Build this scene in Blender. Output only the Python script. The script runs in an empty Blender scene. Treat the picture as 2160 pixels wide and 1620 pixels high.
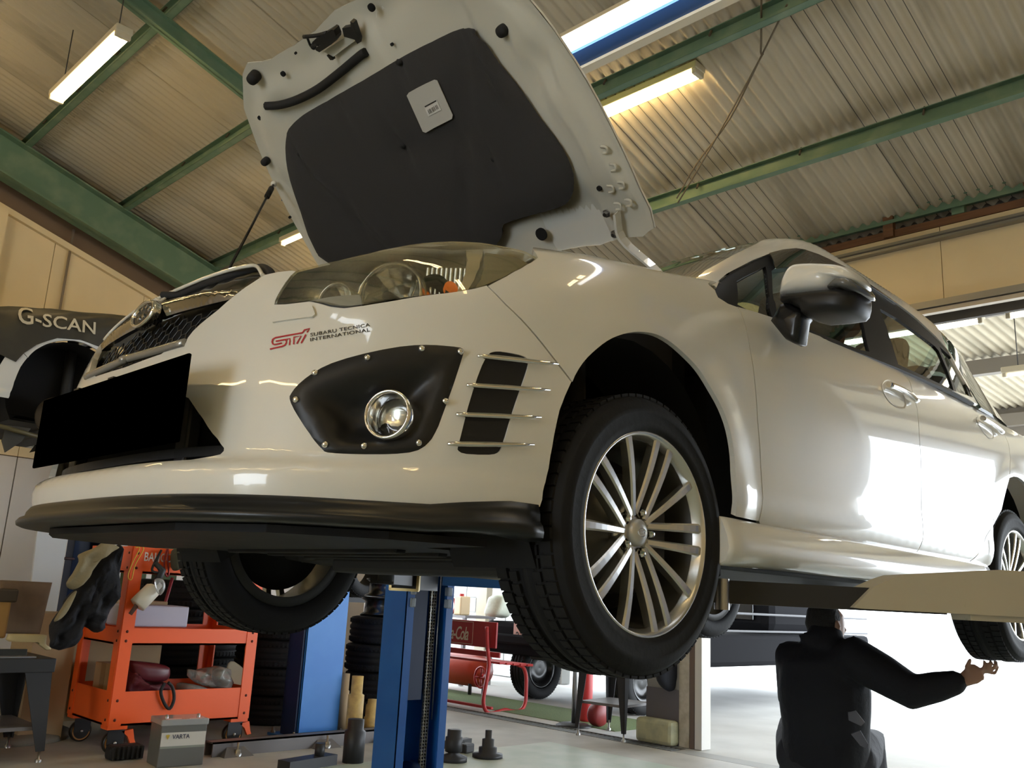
import bpy, bmesh, math, random
import numpy as np
from mathutils import Vector, Matrix, Euler
from mathutils.bvhtree import BVHTree
from mathutils.geometry import delaunay_2d_cdt, intersect_point_tri_2d

random.seed(7)
SC = bpy.context.scene
COL = SC.collection
PI = math.pi

# ------------------------------------------------------------------ camera
IMG_W, IMG_H, FOC = 2160.0, 1620.0, 1900.0
CAM_P = Vector((-1.684, -2.09, 1.03))
PITCH, ROLL, YAW = 0.232, 0.051, -0.779
CAM_R = (Matrix.Rotation(YAW, 3, 'Z') @ Matrix.Rotation(PI / 2 + PITCH, 3, 'X') @ Matrix.Rotation(ROLL, 3, 'Z'))
cam_d = bpy.data.cameras.new('camera')
cam_d.sensor_fit = 'HORIZONTAL'
cam_d.sensor_width = 36.0
cam_d.lens = 36.0 * FOC / IMG_W
cam_d.clip_start = 0.05
cam_d.clip_end = 300
cam = bpy.data.objects.new('camera', cam_d)
COL.objects.link(cam)
cam.matrix_world = Matrix.Translation(CAM_P) @ CAM_R.to_4x4()
SC.camera = cam

# ------------------------------------------------------------------ world, sun, exposure
world = bpy.data.worlds.new('world')
SC.world = world
world.use_nodes = True
bg = world.node_tree.nodes['Background']
bg.inputs['Color'].default_value = (0.84, 0.92, 1.0, 1)
bg.inputs['Strength'].default_value = 9.0
SC.view_settings.view_transform = 'Standard'
SC.view_settings.look = 'None'
SC.view_settings.gamma = 1.0
SC.view_settings.use_curve_mapping = False
SC.view_settings.exposure = 0.03

# ------------------------------------------------------------------ materials
MATS = {}
def mat(name, color=(.5, .5, .5), rough=.5, metal=0.0, coat=0.0, noise=None, bump=None, emit=None, trans=0.0, ior=1.45, spec=None, alpha=None):
    if name in MATS: return MATS[name]
    m = bpy.data.materials.new(name); m.use_nodes = True
    nt = m.node_tree; b = nt.nodes['Principled BSDF']
    b.inputs['Base Color'].default_value = (*color, 1)
    b.inputs['Roughness'].default_value = rough
    b.inputs['Metallic'].default_value = metal
    b.inputs['IOR'].default_value = ior
    if coat:
        b.inputs['Coat Weight'].default_value = coat
        b.inputs['Coat Roughness'].default_value = 0.03
    if trans: b.inputs['Transmission Weight'].default_value = trans
    if spec is not None: b.inputs['Specular IOR Level'].default_value = spec
    if emit:
        b.inputs['Emission Color'].default_value = (*emit[0], 1)
        b.inputs['Emission Strength'].default_value = emit[1]
    if noise:          # (scale, color2, contrast lo, hi [, stretch])
        tc = nt.nodes.new('ShaderNodeTexCoord'); mp = nt.nodes.new('ShaderNodeMapping')
        if len(noise) > 4: mp.inputs['Scale'].default_value = noise[4]
        nz = nt.nodes.new('ShaderNodeTexNoise'); nz.inputs['Scale'].default_value = noise[0]
        nz.inputs['Detail'].default_value = 6
        cr = nt.nodes.new('ShaderNodeValToRGB')
        cr.color_ramp.elements[0].position = noise[2]; cr.color_ramp.elements[1].position = noise[3]
        cr.color_ramp.elements[0].color = (*color, 1); cr.color_ramp.elements[1].color = (*noise[1], 1)
        L = nt.links
        L.new(tc.outputs['Object'], mp.inputs['Vector']); L.new(mp.outputs['Vector'], nz.inputs['Vector'])
        L.new(nz.outputs['Fac'], cr.inputs['Fac']); L.new(cr.outputs['Color'], b.inputs['Base Color'])
    if bump:           # (scale, strength)
        tc = nt.nodes.new('ShaderNodeTexCoord')
        nz = nt.nodes.new('ShaderNodeTexNoise'); nz.inputs['Scale'].default_value = bump[0]; nz.inputs['Detail'].default_value = 4
        bp = nt.nodes.new('ShaderNodeBump'); bp.inputs['Strength'].default_value = bump[1]; bp.inputs['Distance'].default_value = .01
        nt.links.new(tc.outputs['Object'], nz.inputs['Vector'])
        nt.links.new(nz.outputs['Fac'], bp.inputs['Height']); nt.links.new(bp.outputs['Normal'], b.inputs['Normal'])
    MATS[name] = m
    return m

def glassmat(name, color, alpha_mix, rough=0.02):
    """thin tinted glass: transparent tint mixed with a glossy reflection by fresnel"""
    if name in MATS: return MATS[name]
    m = bpy.data.materials.new(name); m.use_nodes = True
    nt = m.node_tree; nt.nodes.remove(nt.nodes['Principled BSDF'])
    out = nt.nodes['Material Output']
    tr = nt.nodes.new('ShaderNodeBsdfTransparent'); tr.inputs['Color'].default_value = (*color, 1)
    gl = nt.nodes.new('ShaderNodeBsdfGlossy'); gl.inputs['Roughness'].default_value = rough
    gl.inputs['Color'].default_value = (1, 1, 1, 1)
    fr = nt.nodes.new('ShaderNodeFresnel'); fr.inputs['IOR'].default_value = 1.5
    mx = nt.nodes.new('ShaderNodeMixShader')
    ad = nt.nodes.new('ShaderNodeMath'); ad.operation = 'ADD'; ad.inputs[1].default_value = alpha_mix
    nt.links.new(fr.outputs[0], ad.inputs[0]); nt.links.new(ad.outputs[0], mx.inputs[0])
    nt.links.new(tr.outputs[0], mx.inputs[1]); nt.links.new(gl.outputs[0], mx.inputs[2])
    nt.links.new(mx.outputs[0], out.inputs[0])
    MATS[name] = m
    return m

def emat(name, color, strength):
    return mat(name, color, .6, emit=(color, strength))

# ------------------------------------------------------------------ object helpers
def link(name, me, m=None, parent=None):
    o = bpy.data.objects.new(name, me); COL.objects.link(o)
    if m is not None and me is not None and not len(me.materials): me.materials.append(m)
    if parent: o.parent = parent
    return o

def tag(o, label=None, cat=None, group=None, kind=None):
    if label: o['label'] = label
    if cat: o['category'] = cat
    if group: o['group'] = group
    if kind: o['kind'] = kind
    return o

def empty(name, loc=(0, 0, 0), rz=0.0, label=None, cat=None, group=None):
    o = bpy.data.objects.new(name, None); COL.objects.link(o)
    o.location = loc; o.rotation_euler = (0, 0, rz); o.empty_display_size = .1
    return tag(o, label, cat, group)

class MB:
    """mesh builder: collects simple shapes into one mesh"""
    def __init__(s): s.v = []; s.f = []; s.sm = []
    def add(s, vs, fs, smooth=False, M=None):
        n = len(s.v)
        for p in vs:
            p = Vector(p)
            s.v.append(M @ p if M is not None else p)
        for f in fs: s.f.append([i + n for i in f]); s.sm.append(smooth)
        return s
    def box(s, lo, hi, M=None):
        x0, y0, z0 = lo; x1, y1, z1 = hi
        return s.add([(x0, y0, z0), (x1, y0, z0), (x1, y1, z0), (x0, y1, z0), (x0, y0, z1), (x1, y0, z1), (x1, y1, z1), (x0, y1, z1)],
                     [(0, 3, 2, 1), (4, 5, 6, 7), (0, 1, 5, 4), (1, 2, 6, 5), (2, 3, 7, 6), (3, 0, 4, 7)], False, M)
    def cbox(s, c, d, M=None, bev=0.0):
        h = [q / 2 for q in d]
        if bev <= 0: return s.box([c[i] - h[i] for i in range(3)], [c[i] + h[i] for i in range(3)], M)
        bm = bmesh.new(); bmesh.ops.create_cube(bm, size=1)
        for v in bm.verts: v.co = Vector((v.co.x * d[0] + c[0], v.co.y * d[1] + c[1], v.co.z * d[2] + c[2]))
        bmesh.ops.bevel(bm, geom=bm.edges[:], offset=bev, segments=2, affect='EDGES', profile=.5)
        bm.verts.index_update()
        s.add([v.co.copy() for v in bm.verts], [[v.index for v in f.verts] for f in bm.faces], False, M); bm.free()
        return s
    def tube(s, pts, r, n=8, caps=True, M=None, closed=False):
        pts = [Vector(p) for p in pts]; N = len(pts)
        rs = r if isinstance(r, (list, tuple)) else [r] * N
        vs = []; fs = []; prev = None
        for i, p in enumerate(pts):
            if closed: t = pts[(i + 1) % N] - pts[i - 1]
            else: t = pts[min(i + 1, N - 1)] - pts[max(i - 1, 0)]
            t.normalize()
            if prev is None:
                a = Vector((0, 0, 1)) if abs(t.z) < .9 else Vector((1, 0, 0))
                u = t.cross(a).normalized()
            else:
                u = (prev - t * prev.dot(t))
                if u.length < 1e-6: u = t.orthogonal()
                u.normalize()
            prev = u; w = t.cross(u)
            for k in range(n):
                a = 2 * PI * k / n
                vs.append(p + (u * math.cos(a) + w * math.sin(a)) * rs[i])
        for i in range(N if closed else N - 1):
            j = (i + 1) % N
            for k in range(n):
                l = (k + 1) % n
                fs.append((i * n + k, i * n + l, j * n + l, j * n + k))
        s.add(vs, fs, True, M)
        if caps and not closed:
            b = len(s.v) - N * n
            s.f.append([b + k for k in range(n)][::-1]); s.sm.append(False)
            s.f.append([b + (N - 1) * n + k for k in range(n)]); s.sm.append(False)
        return s
    def cyl(s, p0, p1, r, n=16, r1=None, M=None):
        return s.tube([p0, p1], [r, r if r1 is None else r1], n, True, M)
    def lathe(s, prof, n=32, M=None, closed=False, smooth=True):
        """prof: list of (radius, height) revolved about z"""
        vs = []; fs = []; m = len(prof)
        for i in range(n):
            a = 2 * PI * i / n
            for r, h in prof: vs.append((r * math.cos(a), r * math.sin(a), h))
        for i in range(n):
            j = (i + 1) % n
            for k in range(m if closed else m - 1):
                l = (k + 1) % m
                fs.append((i * m + k, j * m + k, j * m + l, i * m + l))
        return s.add(vs, fs, smooth, M)
    def prism(s, poly, z0, z1, M=None):
        """poly in xy extruded z0..z1"""
        n = len(poly)
        vs = [(p[0], p[1], z0) for p in poly] + [(p[0], p[1], z1) for p in poly]
        fs = [list(range(n))[::-1], list(range(n, 2 * n))] + [(i, (i + 1) % n, n + (i + 1) % n, n + i) for i in range(n)]
        return s.add(vs, fs, False, M)
    def sphere(s, c, r, n=12, M=None, sc=(1, 1, 1)):
        prof = []
        vs = []; fs = []; m = n // 2 + 1
        for i in range(n):
            a = 2 * PI * i / n
            for k in range(m):
                b = -PI / 2 + PI * k / (m - 1)
                vs.append((c[0] + r * sc[0] * math.cos(b) * math.cos(a), c[1] + r * sc[1] * math.cos(b) * math.sin(a), c[2] + r * sc[2] * math.sin(b)))
        for i in range(n):
            j = (i + 1) % n
            for k in range(m - 1): fs.append((i * m + k, j * m + k, j * m + k + 1, i * m + k + 1))
        return s.add(vs, fs, True, M)
    def mesh(s, name):
        me = bpy.data.meshes.new(name)
        me.from_pydata([tuple(p) for p in s.v], [], s.f)
        me.polygons.foreach_set('use_smooth', s.sm)
        bm = bmesh.new(); bm.from_mesh(me)
        bmesh.ops.recalc_face_normals(bm, faces=bm.faces[:])
        bm.to_mesh(me); bm.free(); me.update()
        return me
    def build(s, name, m=None, parent=None, **kw):
        o = link(name, s.mesh(name), m, parent)
        return tag(o, **kw) if kw else o

def copy_tree(o, parent=None, **kw):
    c = o.copy(); COL.objects.link(c)
    if parent is not None: c.parent = parent
    for ch in list(o.children): copy_tree(ch, c)
    return tag(c, **kw) if kw else c

# ------------------------------------------------------------------ survey of the photograph (sight lines from the camera's place)
def sight(px):
    d = CAM_R @ Vector((px[0] - IMG_W / 2, IMG_H / 2 - px[1], -FOC))
    return d.normalized()
def at_x(px, X): d = sight(px); return CAM_P + d * ((X - CAM_P.x) / d.x)
def at_y(px, Y): d = sight(px); return CAM_P + d * ((Y - CAM_P.y) / d.y)
def at_z(px, Z): d = sight(px); return CAM_P + d * ((Z - CAM_P.z) / d.z)
CROPS = {'A': (0, 480, 2.613), 'B': (500, 480, 2.613), 'C': (1000, 480, 2.613), 'D': (1460, 480, 2.613),
         'E': (0, 1040, 2.793), 'F': (500, 1040, 2.793), 'G': (1000, 1040, 2.793), 'H': (1460, 1040, 2.793),
         'I': (0, 0, 2.7), 'J': (450, 0, 2.7), 'K': (900, 0, 2.7), 'L': (1460, 0, 2.7),
         'W': (1180, 880, 3.24), 'M': (60, 520, 4.0), 'N': (500, 490, 3.273), 'O': (1490, 490, 5.4), 'Q': (1780, 480, 3.857),
         'R': (0, 600, 3.24), 'S': (900, 1180, 4.5), 'T': (1500, 1240, 3.273), 'P': (0, 0, 1.0), 'X': (560, 670, 9.0),
         'U': (100, 1120, 3.24), 'V': (380, 1140, 3.375), 'Y': (720, 1180, 3.682), 'Z': (0, 1120, 3.238), 'LA': (640, 0, 10.8)}
def px(crop, *pts):
    ox, oy, k = CROPS[crop]
    return [(ox + a / k, oy + b / k) for a, b in pts]
def smooth(pts, per=4, closed=False):
    """Catmull-Rom through the points"""
    P = [Vector(p) for p in pts]; n = len(P); out = []
    for i in range(n if closed else n - 1):
        if closed: a, b, c, d = P[i - 1], P[i], P[(i + 1) % n], P[(i + 2) % n]
        else:
            b, c = P[i], P[i + 1]
            a = P[i - 1] if i > 0 else b * 2 - c
            d = P[i + 2] if i + 2 < n else c * 2 - b
        for k in range(per):
            t = k / per
            out.append(.5 * ((2 * b) + (c - a) * t + (2 * a - 5 * b + 4 * c - d) * t * t + (3 * b - a - 3 * c + d) * t ** 3))
    if not closed: out.append(P[-1])
    return [tuple(p) if len(p) == 2 else p for p in out]
def sstep(a, b, x):
    t = min(1, max(0, (x - a) / (b - a))); return t * t * (3 - 2 * t)
# ------------------------------------------------------------------ lofted body surfaces
LIFT = 0.94                     # how far the lift has raised the car
MISS = []
class Surf:
    """Half of a car shell (left side, y<0) lofted from plan curves stacked by row.
    s runs from the front centre (0) round the corner (1.5) along the side (4.4) to the rear centre (5.6)."""
    S1, S2, S3 = 1.5, 4.4, 5.6
    def __init__(g, rows, xb, warp=None, disp=None):
        g.R = np.array(rows, float)     # z, xf, wF, wD, n, xa, xr
        g.nv = len(rows) - 1; g.xb = xb; g.warp = warp; g.disp = disp
        k = np.arange(g.nv + 1)
        # tangents for a Catmull-Rom in v
        T = np.zeros_like(g.R); T[1:-1] = (g.R[2:] - g.R[:-2]) / 2; T[0] = g.R[1] - g.R[0]; T[-1] = g.R[-1] - g.R[-2]
        g.T = T
        ns, nv = 300, 190
        S = np.linspace(0, g.S3, ns); V = np.linspace(0, g.nv, nv)
        ss, vv = np.meshgrid(S, V, indexing='ij')
        g.gs, g.gv = ss.ravel(), vv.ravel()
        g.gp = g.pos(g.gs, g.gv)
        F = []; g.tri = []
        for i in range(ns - 1):
            b = i * nv
            for j in range(nv - 1):
                a = b + j
                F.append((a, a + nv, a + nv + 1)); F.append((a, a + nv + 1, a + 1))
        g.F = F
        VV = [Vector(p) for p in g.gp]
        g.bvh = BVHTree.FromPolygons(VV, F)
        g.F2 = [f for f in F if g.gv[f[0]] > 9.2 and g.gs[f[0]] < 2.4]
        g.bvh2 = BVHTree.FromPolygons(VV, g.F2) if g.nv > 12 else None
    def row(g, v):
        v = np.clip(v, 0, g.nv - 1e-9); i = v.astype(int); t = (v - i)[:, None]
        a, b = g.R[i], g.R[i + 1]; ta, tb = g.T[i], g.T[i + 1]
        return (2 * t ** 3 - 3 * t ** 2 + 1) * a + (t ** 3 - 2 * t ** 2 + t) * ta + (-2 * t ** 3 + 3 * t ** 2) * b + (t ** 3 - t ** 2) * tb
    def pos(g, s, v):
        s = np.asarray(s, float); v = np.asarray(v, float)
        sg = np.where(s < 0, -1.0, 1.0); s = np.abs(s)
        r = g.row(v); z, xf, wF, wD, n, xa, xr = r.T
        x = np.zeros_like(s); q = np.ones_like(s)
        fr = s < g.S1; re = s > g.S2
        th = np.clip(s / g.S1, 0, 1) * PI / 2
        c, d = np.cos(th), np.sin(th)
        rad = (np.abs(c) ** n + np.abs(d) ** n) ** (-1 / n)
        xfr = xa - (xa - xf) * rad * c; qf = rad * d
        th2 = np.clip((g.S3 - s) / (g.S3 - g.S2), 0, 1) * PI / 2
        c2, d2 = np.cos(th2), np.sin(th2)
        rad2 = (np.abs(c2) ** 3.2 + np.abs(d2) ** 3.2) ** (-1 / 3.2)
        xre = g.xb + (xr - g.xb) * rad2 * c2; qr = rad2 * d2
        xs = xa + (s - g.S1) / (g.S2 - g.S1) * (g.xb - xa)
        x = np.where(fr, xfr, np.where(re, xre, xs)); q = np.where(fr, qf, np.where(re, qr, 1.0))
        t = np.clip((x - .05) / .45, 0, 1); t = t * t * (3 - 2 * t)
        w = wF + (wD - wF) * t
        y = -w * q
        P = np.stack([x, y, z], 1)
        if g.warp is not None: P = g.warp(P)
        if g.disp is not None: P = g.disp(P)
        P[:, 1] *= sg
        return P
    def nrm(g, s, v, e=2e-3):
        s = np.asarray(s, float); v = np.asarray(v, float)
        sgn = np.where(s < 0, -1.0, 1.0); s = np.abs(s)
        s0, s1 = np.clip(s - e, 0, g.S3), np.clip(s + e, 0, g.S3)
        v0, v1 = np.clip(v - e * 8, 0, g.nv - 1e-6), np.clip(v + e * 8, 0, g.nv - 1e-6)
        a = g.pos(s1, v) - g.pos(s0, v); b = g.pos(s, v1) - g.pos(s, v0)
        n = np.cross(b, a); l = np.linalg.norm(n, axis=1, keepdims=True); l[l < 1e-12] = 1
        n = n / l
        # outward = pointing away from the car's middle
        P = g.pos(s, v); out = P - np.array([1.2, 0, .7])
        sg = np.sign((n * out).sum(1)); sg[sg == 0] = 1
        if abs(sg.mean()) < .999: sg[:] = np.where(np.abs((n*out).sum(1)) > .02, sg, 1)
        n = n * sg[:, None]; n[:, 1] *= sgn
        return n
    def hit(g, o, d, up=False):
        loc, nn, idx, dist = (g.bvh2 if up else g.bvh).ray_cast(Vector(o), Vector(d))
        if idx is None:
            O = np.array(o); D = np.array(d); D = D / np.linalg.norm(D)
            w = g.gp - O; t = w @ D; e = np.linalg.norm(w - t[:, None] * D, axis=1)
            if up: e = np.where((g.gv > 9.2) & (g.gs < 2.4), e, 9)
            k = int(np.argmin(e)); MISS.append(round(float(e[k]),4)); return g.gs[k], g.gv[k]
        ia, ib, ic = (g.F2 if up else g.F)[idx]
        a, b, c = (g.gp[i] for i in (ia, ib, ic)); p = np.array(loc)
        v0, v1, v2 = b - a, c - a, p - a
        d00, d01, d11, d20, d21 = v0 @ v0, v0 @ v1, v1 @ v1, v2 @ v0, v2 @ v1
        den = d00 * d11 - d01 * d01 or 1e-12
        w1 = (d11 * d20 - d01 * d21) / den; w2 = (d00 * d21 - d01 * d20) / den; w0 = 1 - w1 - w2
        return (w0 * g.gs[ia] + w1 * g.gs[ib] + w2 * g.gs[ic], w0 * g.gv[ia] + w1 * g.gv[ib] + w2 * g.gv[ic])
    def pix(g, pts, M=None):
        """sight lines -> (s, v) on the surface (M: pose of a moved panel in car space)"""
        o = CAM_P - Vector((0, 0, LIFT)); out = []
        Mi = M.inverted() if M is not None else None
        for p in pts:
            d = sight(p); oo = o
            if Mi is not None: oo = Mi @ o; d = Mi.to_3x3() @ d
            out.append(g.hit(oo, d))
        return out
    def pix2(g, pts, M=None):
        """like pix, for both halves: s < 0 on the car's right"""
        o = CAM_P - Vector((0, 0, LIFT)); out = []; Mi = M.inverted() if M is not None else Matrix()
        for p in pts:
            d = Mi.to_3x3() @ sight(p); oo = Mi @ o
            res = []
            for f in (1, -1):
                a = Vector((oo.x, oo.y * f, oo.z)); b = Vector((d.x, d.y * f, d.z))
                loc = g.bvh2.ray_cast(a, b)
                res.append((loc[3] if loc[2] is not None else 99, f, a, b))
            res.sort(key=lambda r: r[0]); r = res[0]
            q = g.hit(r[2], r[3], True); out.append((q[0] * r[1], q[1]))
        return out
    def top(g, pts):
        """(x, y) seen from above -> (s, v)"""
        return [g.hit((x, y, 4.0), (0, 0, -1)) for x, y in pts]
    def side(g, pts):
        """(x, z) seen from the left -> (s, v)"""
        return [g.hit((x, -4.0, z), (0, 1, 0)) for x, z in pts]
    def front(g, pts):
        """(y, z) seen from the front -> (s, v)"""
        return [g.hit((-4.0, y, z), (1, 0, 0)) for y, z in pts]

VS = 0.06                        # metres per row, for triangulating in (s, v)
def _inside(P, poly):
    x, y = P[:, 0], P[:, 1]; c = np.zeros(len(P), bool)
    n = len(poly); j = n - 1
    for i in range(n):
        xi, yi = poly[i]; xj, yj = poly[j]
        if yi != yj:
            k = ((yi > y) != (yj > y)) & (x < (xj - xi) * (y - yi) / (yj - yi) + xi); c ^= k
        j = i
    return c
def _dist(P, poly, closed=True):
    D = np.full(len(P), 9e9); n = len(poly)
    for i in range(n if closed else n - 1):
        a = np.array(poly[i]); b = np.array(poly[(i + 1) % n]); ab = b - a; L = ab @ ab or 1e-12
        t = np.clip(((P - a) @ ab) / L, 0, 1); D = np.minimum(D, np.linalg.norm(P - (a + t[:, None] * ab), axis=1))
    return D
def resample(loop, step):
    out = []; n = len(loop)
    for i in range(n):
        a, b = loop[i], loop[(i + 1) % n]; L = math.dist(a, b)
        if L < 1e-7: continue
        k = max(1, math.ceil(L / step))
        for j in range(k): out.append((a[0] + (b[0] - a[0]) * j / k, a[1] + (b[1] - a[1]) * j / k))
    cl = []
    for p in out:
        if not cl or math.dist(p, cl[-1]) > 2e-4: cl.append(p)
    if math.dist(cl[0], cl[-1]) < 2e-4: cl.pop()
    return cl
def cdt(outer, holes, grid):
    loops = [resample(outer, grid)] + [resample(h, grid) for h in holes]
    co = []; ed = []
    for l in loops:
        b = len(co); co += l; ed += [(b + i, b + (i + 1) % len(l)) for i in range(len(l))]
    A = np.array(loops[0]); lo, hi = A.min(0), A.max(0)
    gx = np.arange(lo[0] + grid * .5, hi[0], grid); gy = np.arange(lo[1] + grid * .5, hi[1], grid)
    if len(gx) and len(gy):
        X, Y = np.meshgrid(gx, gy); Y = Y.copy(); Y[:, 1::2] += grid * .5
        Pn = np.stack([X.ravel(), Y.ravel()], 1)
        k = _inside(Pn, loops[0])
        for h in loops[1:]: k &= ~_inside(Pn, h)
        for l in loops: k &= _dist(Pn, l) > grid * .45
        co += [tuple(p) for p in Pn[k]]
    r = delaunay_2d_cdt([Vector(p) for p in co], ed, [], 0, 1e-6)
    V = np.array([tuple(p) for p in r[0]]); T = np.array([tuple(f) for f in r[2]])
    C = V[T].mean(1); k = _inside(C, loops[0])
    for h in loops[1:]: k &= ~_inside(C, h)
    T = T[k]
    a, b, c = V[T[:, 0]], V[T[:, 1]], V[T[:, 2]]
    ar = (b[:, 0] - a[:, 0]) * (c[:, 1] - a[:, 1]) - (b[:, 1] - a[:, 1]) * (c[:, 0] - a[:, 0])
    T = T[np.abs(ar) > 1e-10]; ar = ar[np.abs(ar) > 1e-10]
    T[ar < 0] = T[ar < 0][:, ::-1]
    return V, T

def panel(name, g, outer, holes=(), off=0.0, thick=.014, both=False, m=None, parent=None, grid=.03, M=None, dish=None, flip=False, mirror=False, **kw):
    """a sheet cut out of the surface g: outer / holes in (s, v); both = also its mirror image in the same mesh"""
    sc = lambda L: [(p[0], p[1] * VS) for p in L]
    V, T = cdt(sc(outer), [sc(h) for h in holes], grid)
    s, v = V[:, 0], V[:, 1] / VS
    N = g.nrm(s, v)
    o = np.full(len(s), off)
    if dish is not None: o = o + dish(s, v, V)
    P = g.pos(s, v) + N * o[:, None]
    if dish is not None:               # bend the normals with the dish
        acc = np.zeros_like(P); fn = np.cross(P[T[:, 1]] - P[T[:, 0]], P[T[:, 2]] - P[T[:, 0]])
        for k in range(3): np.add.at(acc, T[:, k], fn)
        l = np.linalg.norm(acc, axis=1, keepdims=True); l[l < 1e-12] = 1; acc /= l
        if (acc * N).sum() < 0: acc = -acc
        N = acc
    fn = np.cross(P[T[:, 1]] - P[T[:, 0]], P[T[:, 2]] - P[T[:, 0]])
    if (fn * N[T[:, 0]]).sum() < 0: T = T[:, ::-1]
    cnt = {}
    for t in T:
        for k in range(3):
            a, b = int(t[k]), int(t[(k + 1) % 3]); cnt[(a, b)] = 1
    rim = [(a, b) for (a, b) in cnt if (b, a) not in cnt and not (both and s[a] < 1e-4 and s[b] < 1e-4)]
    sides = [1, -1] if both else ([-1] if mirror else [1])
    vs = []; fs = []; ln = []
    for sd in sides:
        Q = P.copy(); QN = N.copy()
        if sd < 0: Q[:, 1] *= -1; QN[:, 1] *= -1
        b0 = len(vs); vs += [tuple(p) for p in Q]
        for t in T:
            tt = t if sd > 0 else t[::-1]
            fs.append([b0 + int(i) for i in tt]); ln += [tuple(QN[i]) for i in tt]
        if thick:
            mp = {}
            for a, b in rim:
                for i in (a, b):
                    if i not in mp:
                        mp[i] = len(vs); vs.append(tuple(Q[i])); vs.append(tuple(Q[i] - QN[i] * thick))
            for a, b in rim:
                ia, ib = mp[a], mp[b]
                quad = [ia, ia + 1, ib + 1, ib] if sd > 0 else [ib, ib + 1, ia + 1, ia]
                p = [np.array(vs[q]) for q in quad]; n = np.cross(p[1] - p[0], p[3] - p[0]); l = np.linalg.norm(n) or 1
                fs.append(quad); ln += [tuple(n / l)] * 4
    me = bpy.data.meshes.new(name)
    if M is not None:
        M3 = M.to_3x3()
        vs = [tuple(M @ Vector(p)) for p in vs]; ln = [tuple(M3 @ Vector(n)) for n in ln]
    me.from_pydata(vs, [], fs)
    me.polygons.foreach_set('use_smooth', [True] * len(fs))
    me.normals_split_custom_set(ln)
    ob = link(name, me, m, parent)
    return tag(ob, **kw) if kw else ob

# lower shell: bumper, fenders, doors, quarter panels, bonnet
def _flare(P):
    x, y, z = P.T
    out = np.zeros(len(P))
    for cx in (0.0, 2.645):
        r = np.hypot(x - cx, z - .335)
        t = np.clip((.47 - r) / .10, 0, 1); t = t * t * (3 - 2 * t)
        out += .010 * t * (z > .15) * np.clip((.86 - z) / .12, 0, 1)
    t = np.clip((x + .36) / .2, 0, 1); out *= np.clip((np.abs(y) - .70) / .1, 0, 1) * t * t * (3 - 2 * t)
    P = P.copy(); P[:, 1] -= out; return P
LOW = Surf([
    # z,   xf,   wF,   wD,   n,   xa,  xr
    (.160, -.83, .780, .800, 3.0, .10, 3.30),
    (.200, -.925, .828, .825, 3.1, .10, 3.42),
    (.255, -.950, .848, .840, 3.1, .10, 3.47),
    (.302, -.950, .857, .846, 3.1, .10, 3.49),
    (.328, -.922, .859, .858, 3.1, .10, 3.50),
    (.370, -.912, .866, .868, 3.1, .10, 3.52),
    (.460, -.905, .866, .863, 3.1, .10, 3.53),
    (.560, -.892, .868, .866, 3.0, .10, 3.53),
    (.650, -.868, .870, .870, 2.95, .10, 3.53),
    (.720, -.842, .868, .870, 2.85, .10, 3.52),
    (.780, -.795, .862, .866, 2.75, .10, 3.51),
    (.830, -.700, .852, .858, 2.7, .12, 3.50),
    (.870, -.590, .836, .849, 2.6, .15, 3.49),
    (.910, -.400, .812, .837, 2.5, .22, 3.47),
    (.945, -.170, .778, .822, 2.4, .32, 3.45),
    (.975, .030, .735, .802, 2.4, .45, 3.43),
    (1.000, .280, .660, .780, 2.4, .60, 3.40),
    (1.012, .450, .500, .760, 2.4, .70, 3.38)], 2.95, disp=_flare)
def _roofdrop(P):
    P = P.copy(); t = np.clip(P[:, 0] - 2.0, 0, 2)
    P[:, 2] -= .115 * t ** 2 * (P[:, 2] - .93) / .53; return P
TOP = Surf([
    (.850, .130, .858, .858, 6.0, .46, 3.45),
    (.930, .250, .832, .832, 6.0, .58, 3.42),
    (1.020, .385, .797, .797, 6.0, .71, 3.38),
    (1.120, .560, .755, .755, 6.0, .88, 3.33),
    (1.220, .735, .716, .716, 6.0, 1.05, 3.26),
    (1.320, .915, .680, .680, 5.5, 1.24, 3.18),
    (1.385, 1.025, .662, .662, 5.0, 1.37, 3.10),
    (1.432, 1.150, .628, .628, 4.2, 1.52, 3.00),
    (1.460, 1.330, .545, .545, 3.4, 1.72, 2.90),
    (1.474, 1.600, .330, .330, 3.0, 2.0, 2.70),
    (1.478, 1.850, .020, .020, 3.0, 2.1, 2.50)], 2.45, warp=_roofdrop)
# ------------------------------------------------------------------ the car on the lift
PAINT = mat('pearl_white_paint', (.72, .71, .65), .28, coat=1.0)
BLACKP = mat('black_plastic', (.012, .012, .013), .42, bump=(900, .05))
GLOSSB = mat('gloss_black', (.008, .008, .009), .12)
RUBBER = mat('rubber', (.014, .014, .015), .75)
CHROME = mat('chrome', (.80, .80, .79), .10, metal=1.0)
DARKIN = mat('dark_inside', (.006, .006, .007), .9)
STEEL = mat('steel', (.42, .42, .42), .35, metal=1.0)
car = empty('car', (0, 0, LIFT), 0, 'white hatchback car raised on the lift with its bonnet open', 'car')

def P_(crop, *pts): return LOW.pix(px(crop, *pts))
def T_(crop, *pts): return TOP.pix(px(crop, *pts))

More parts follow.
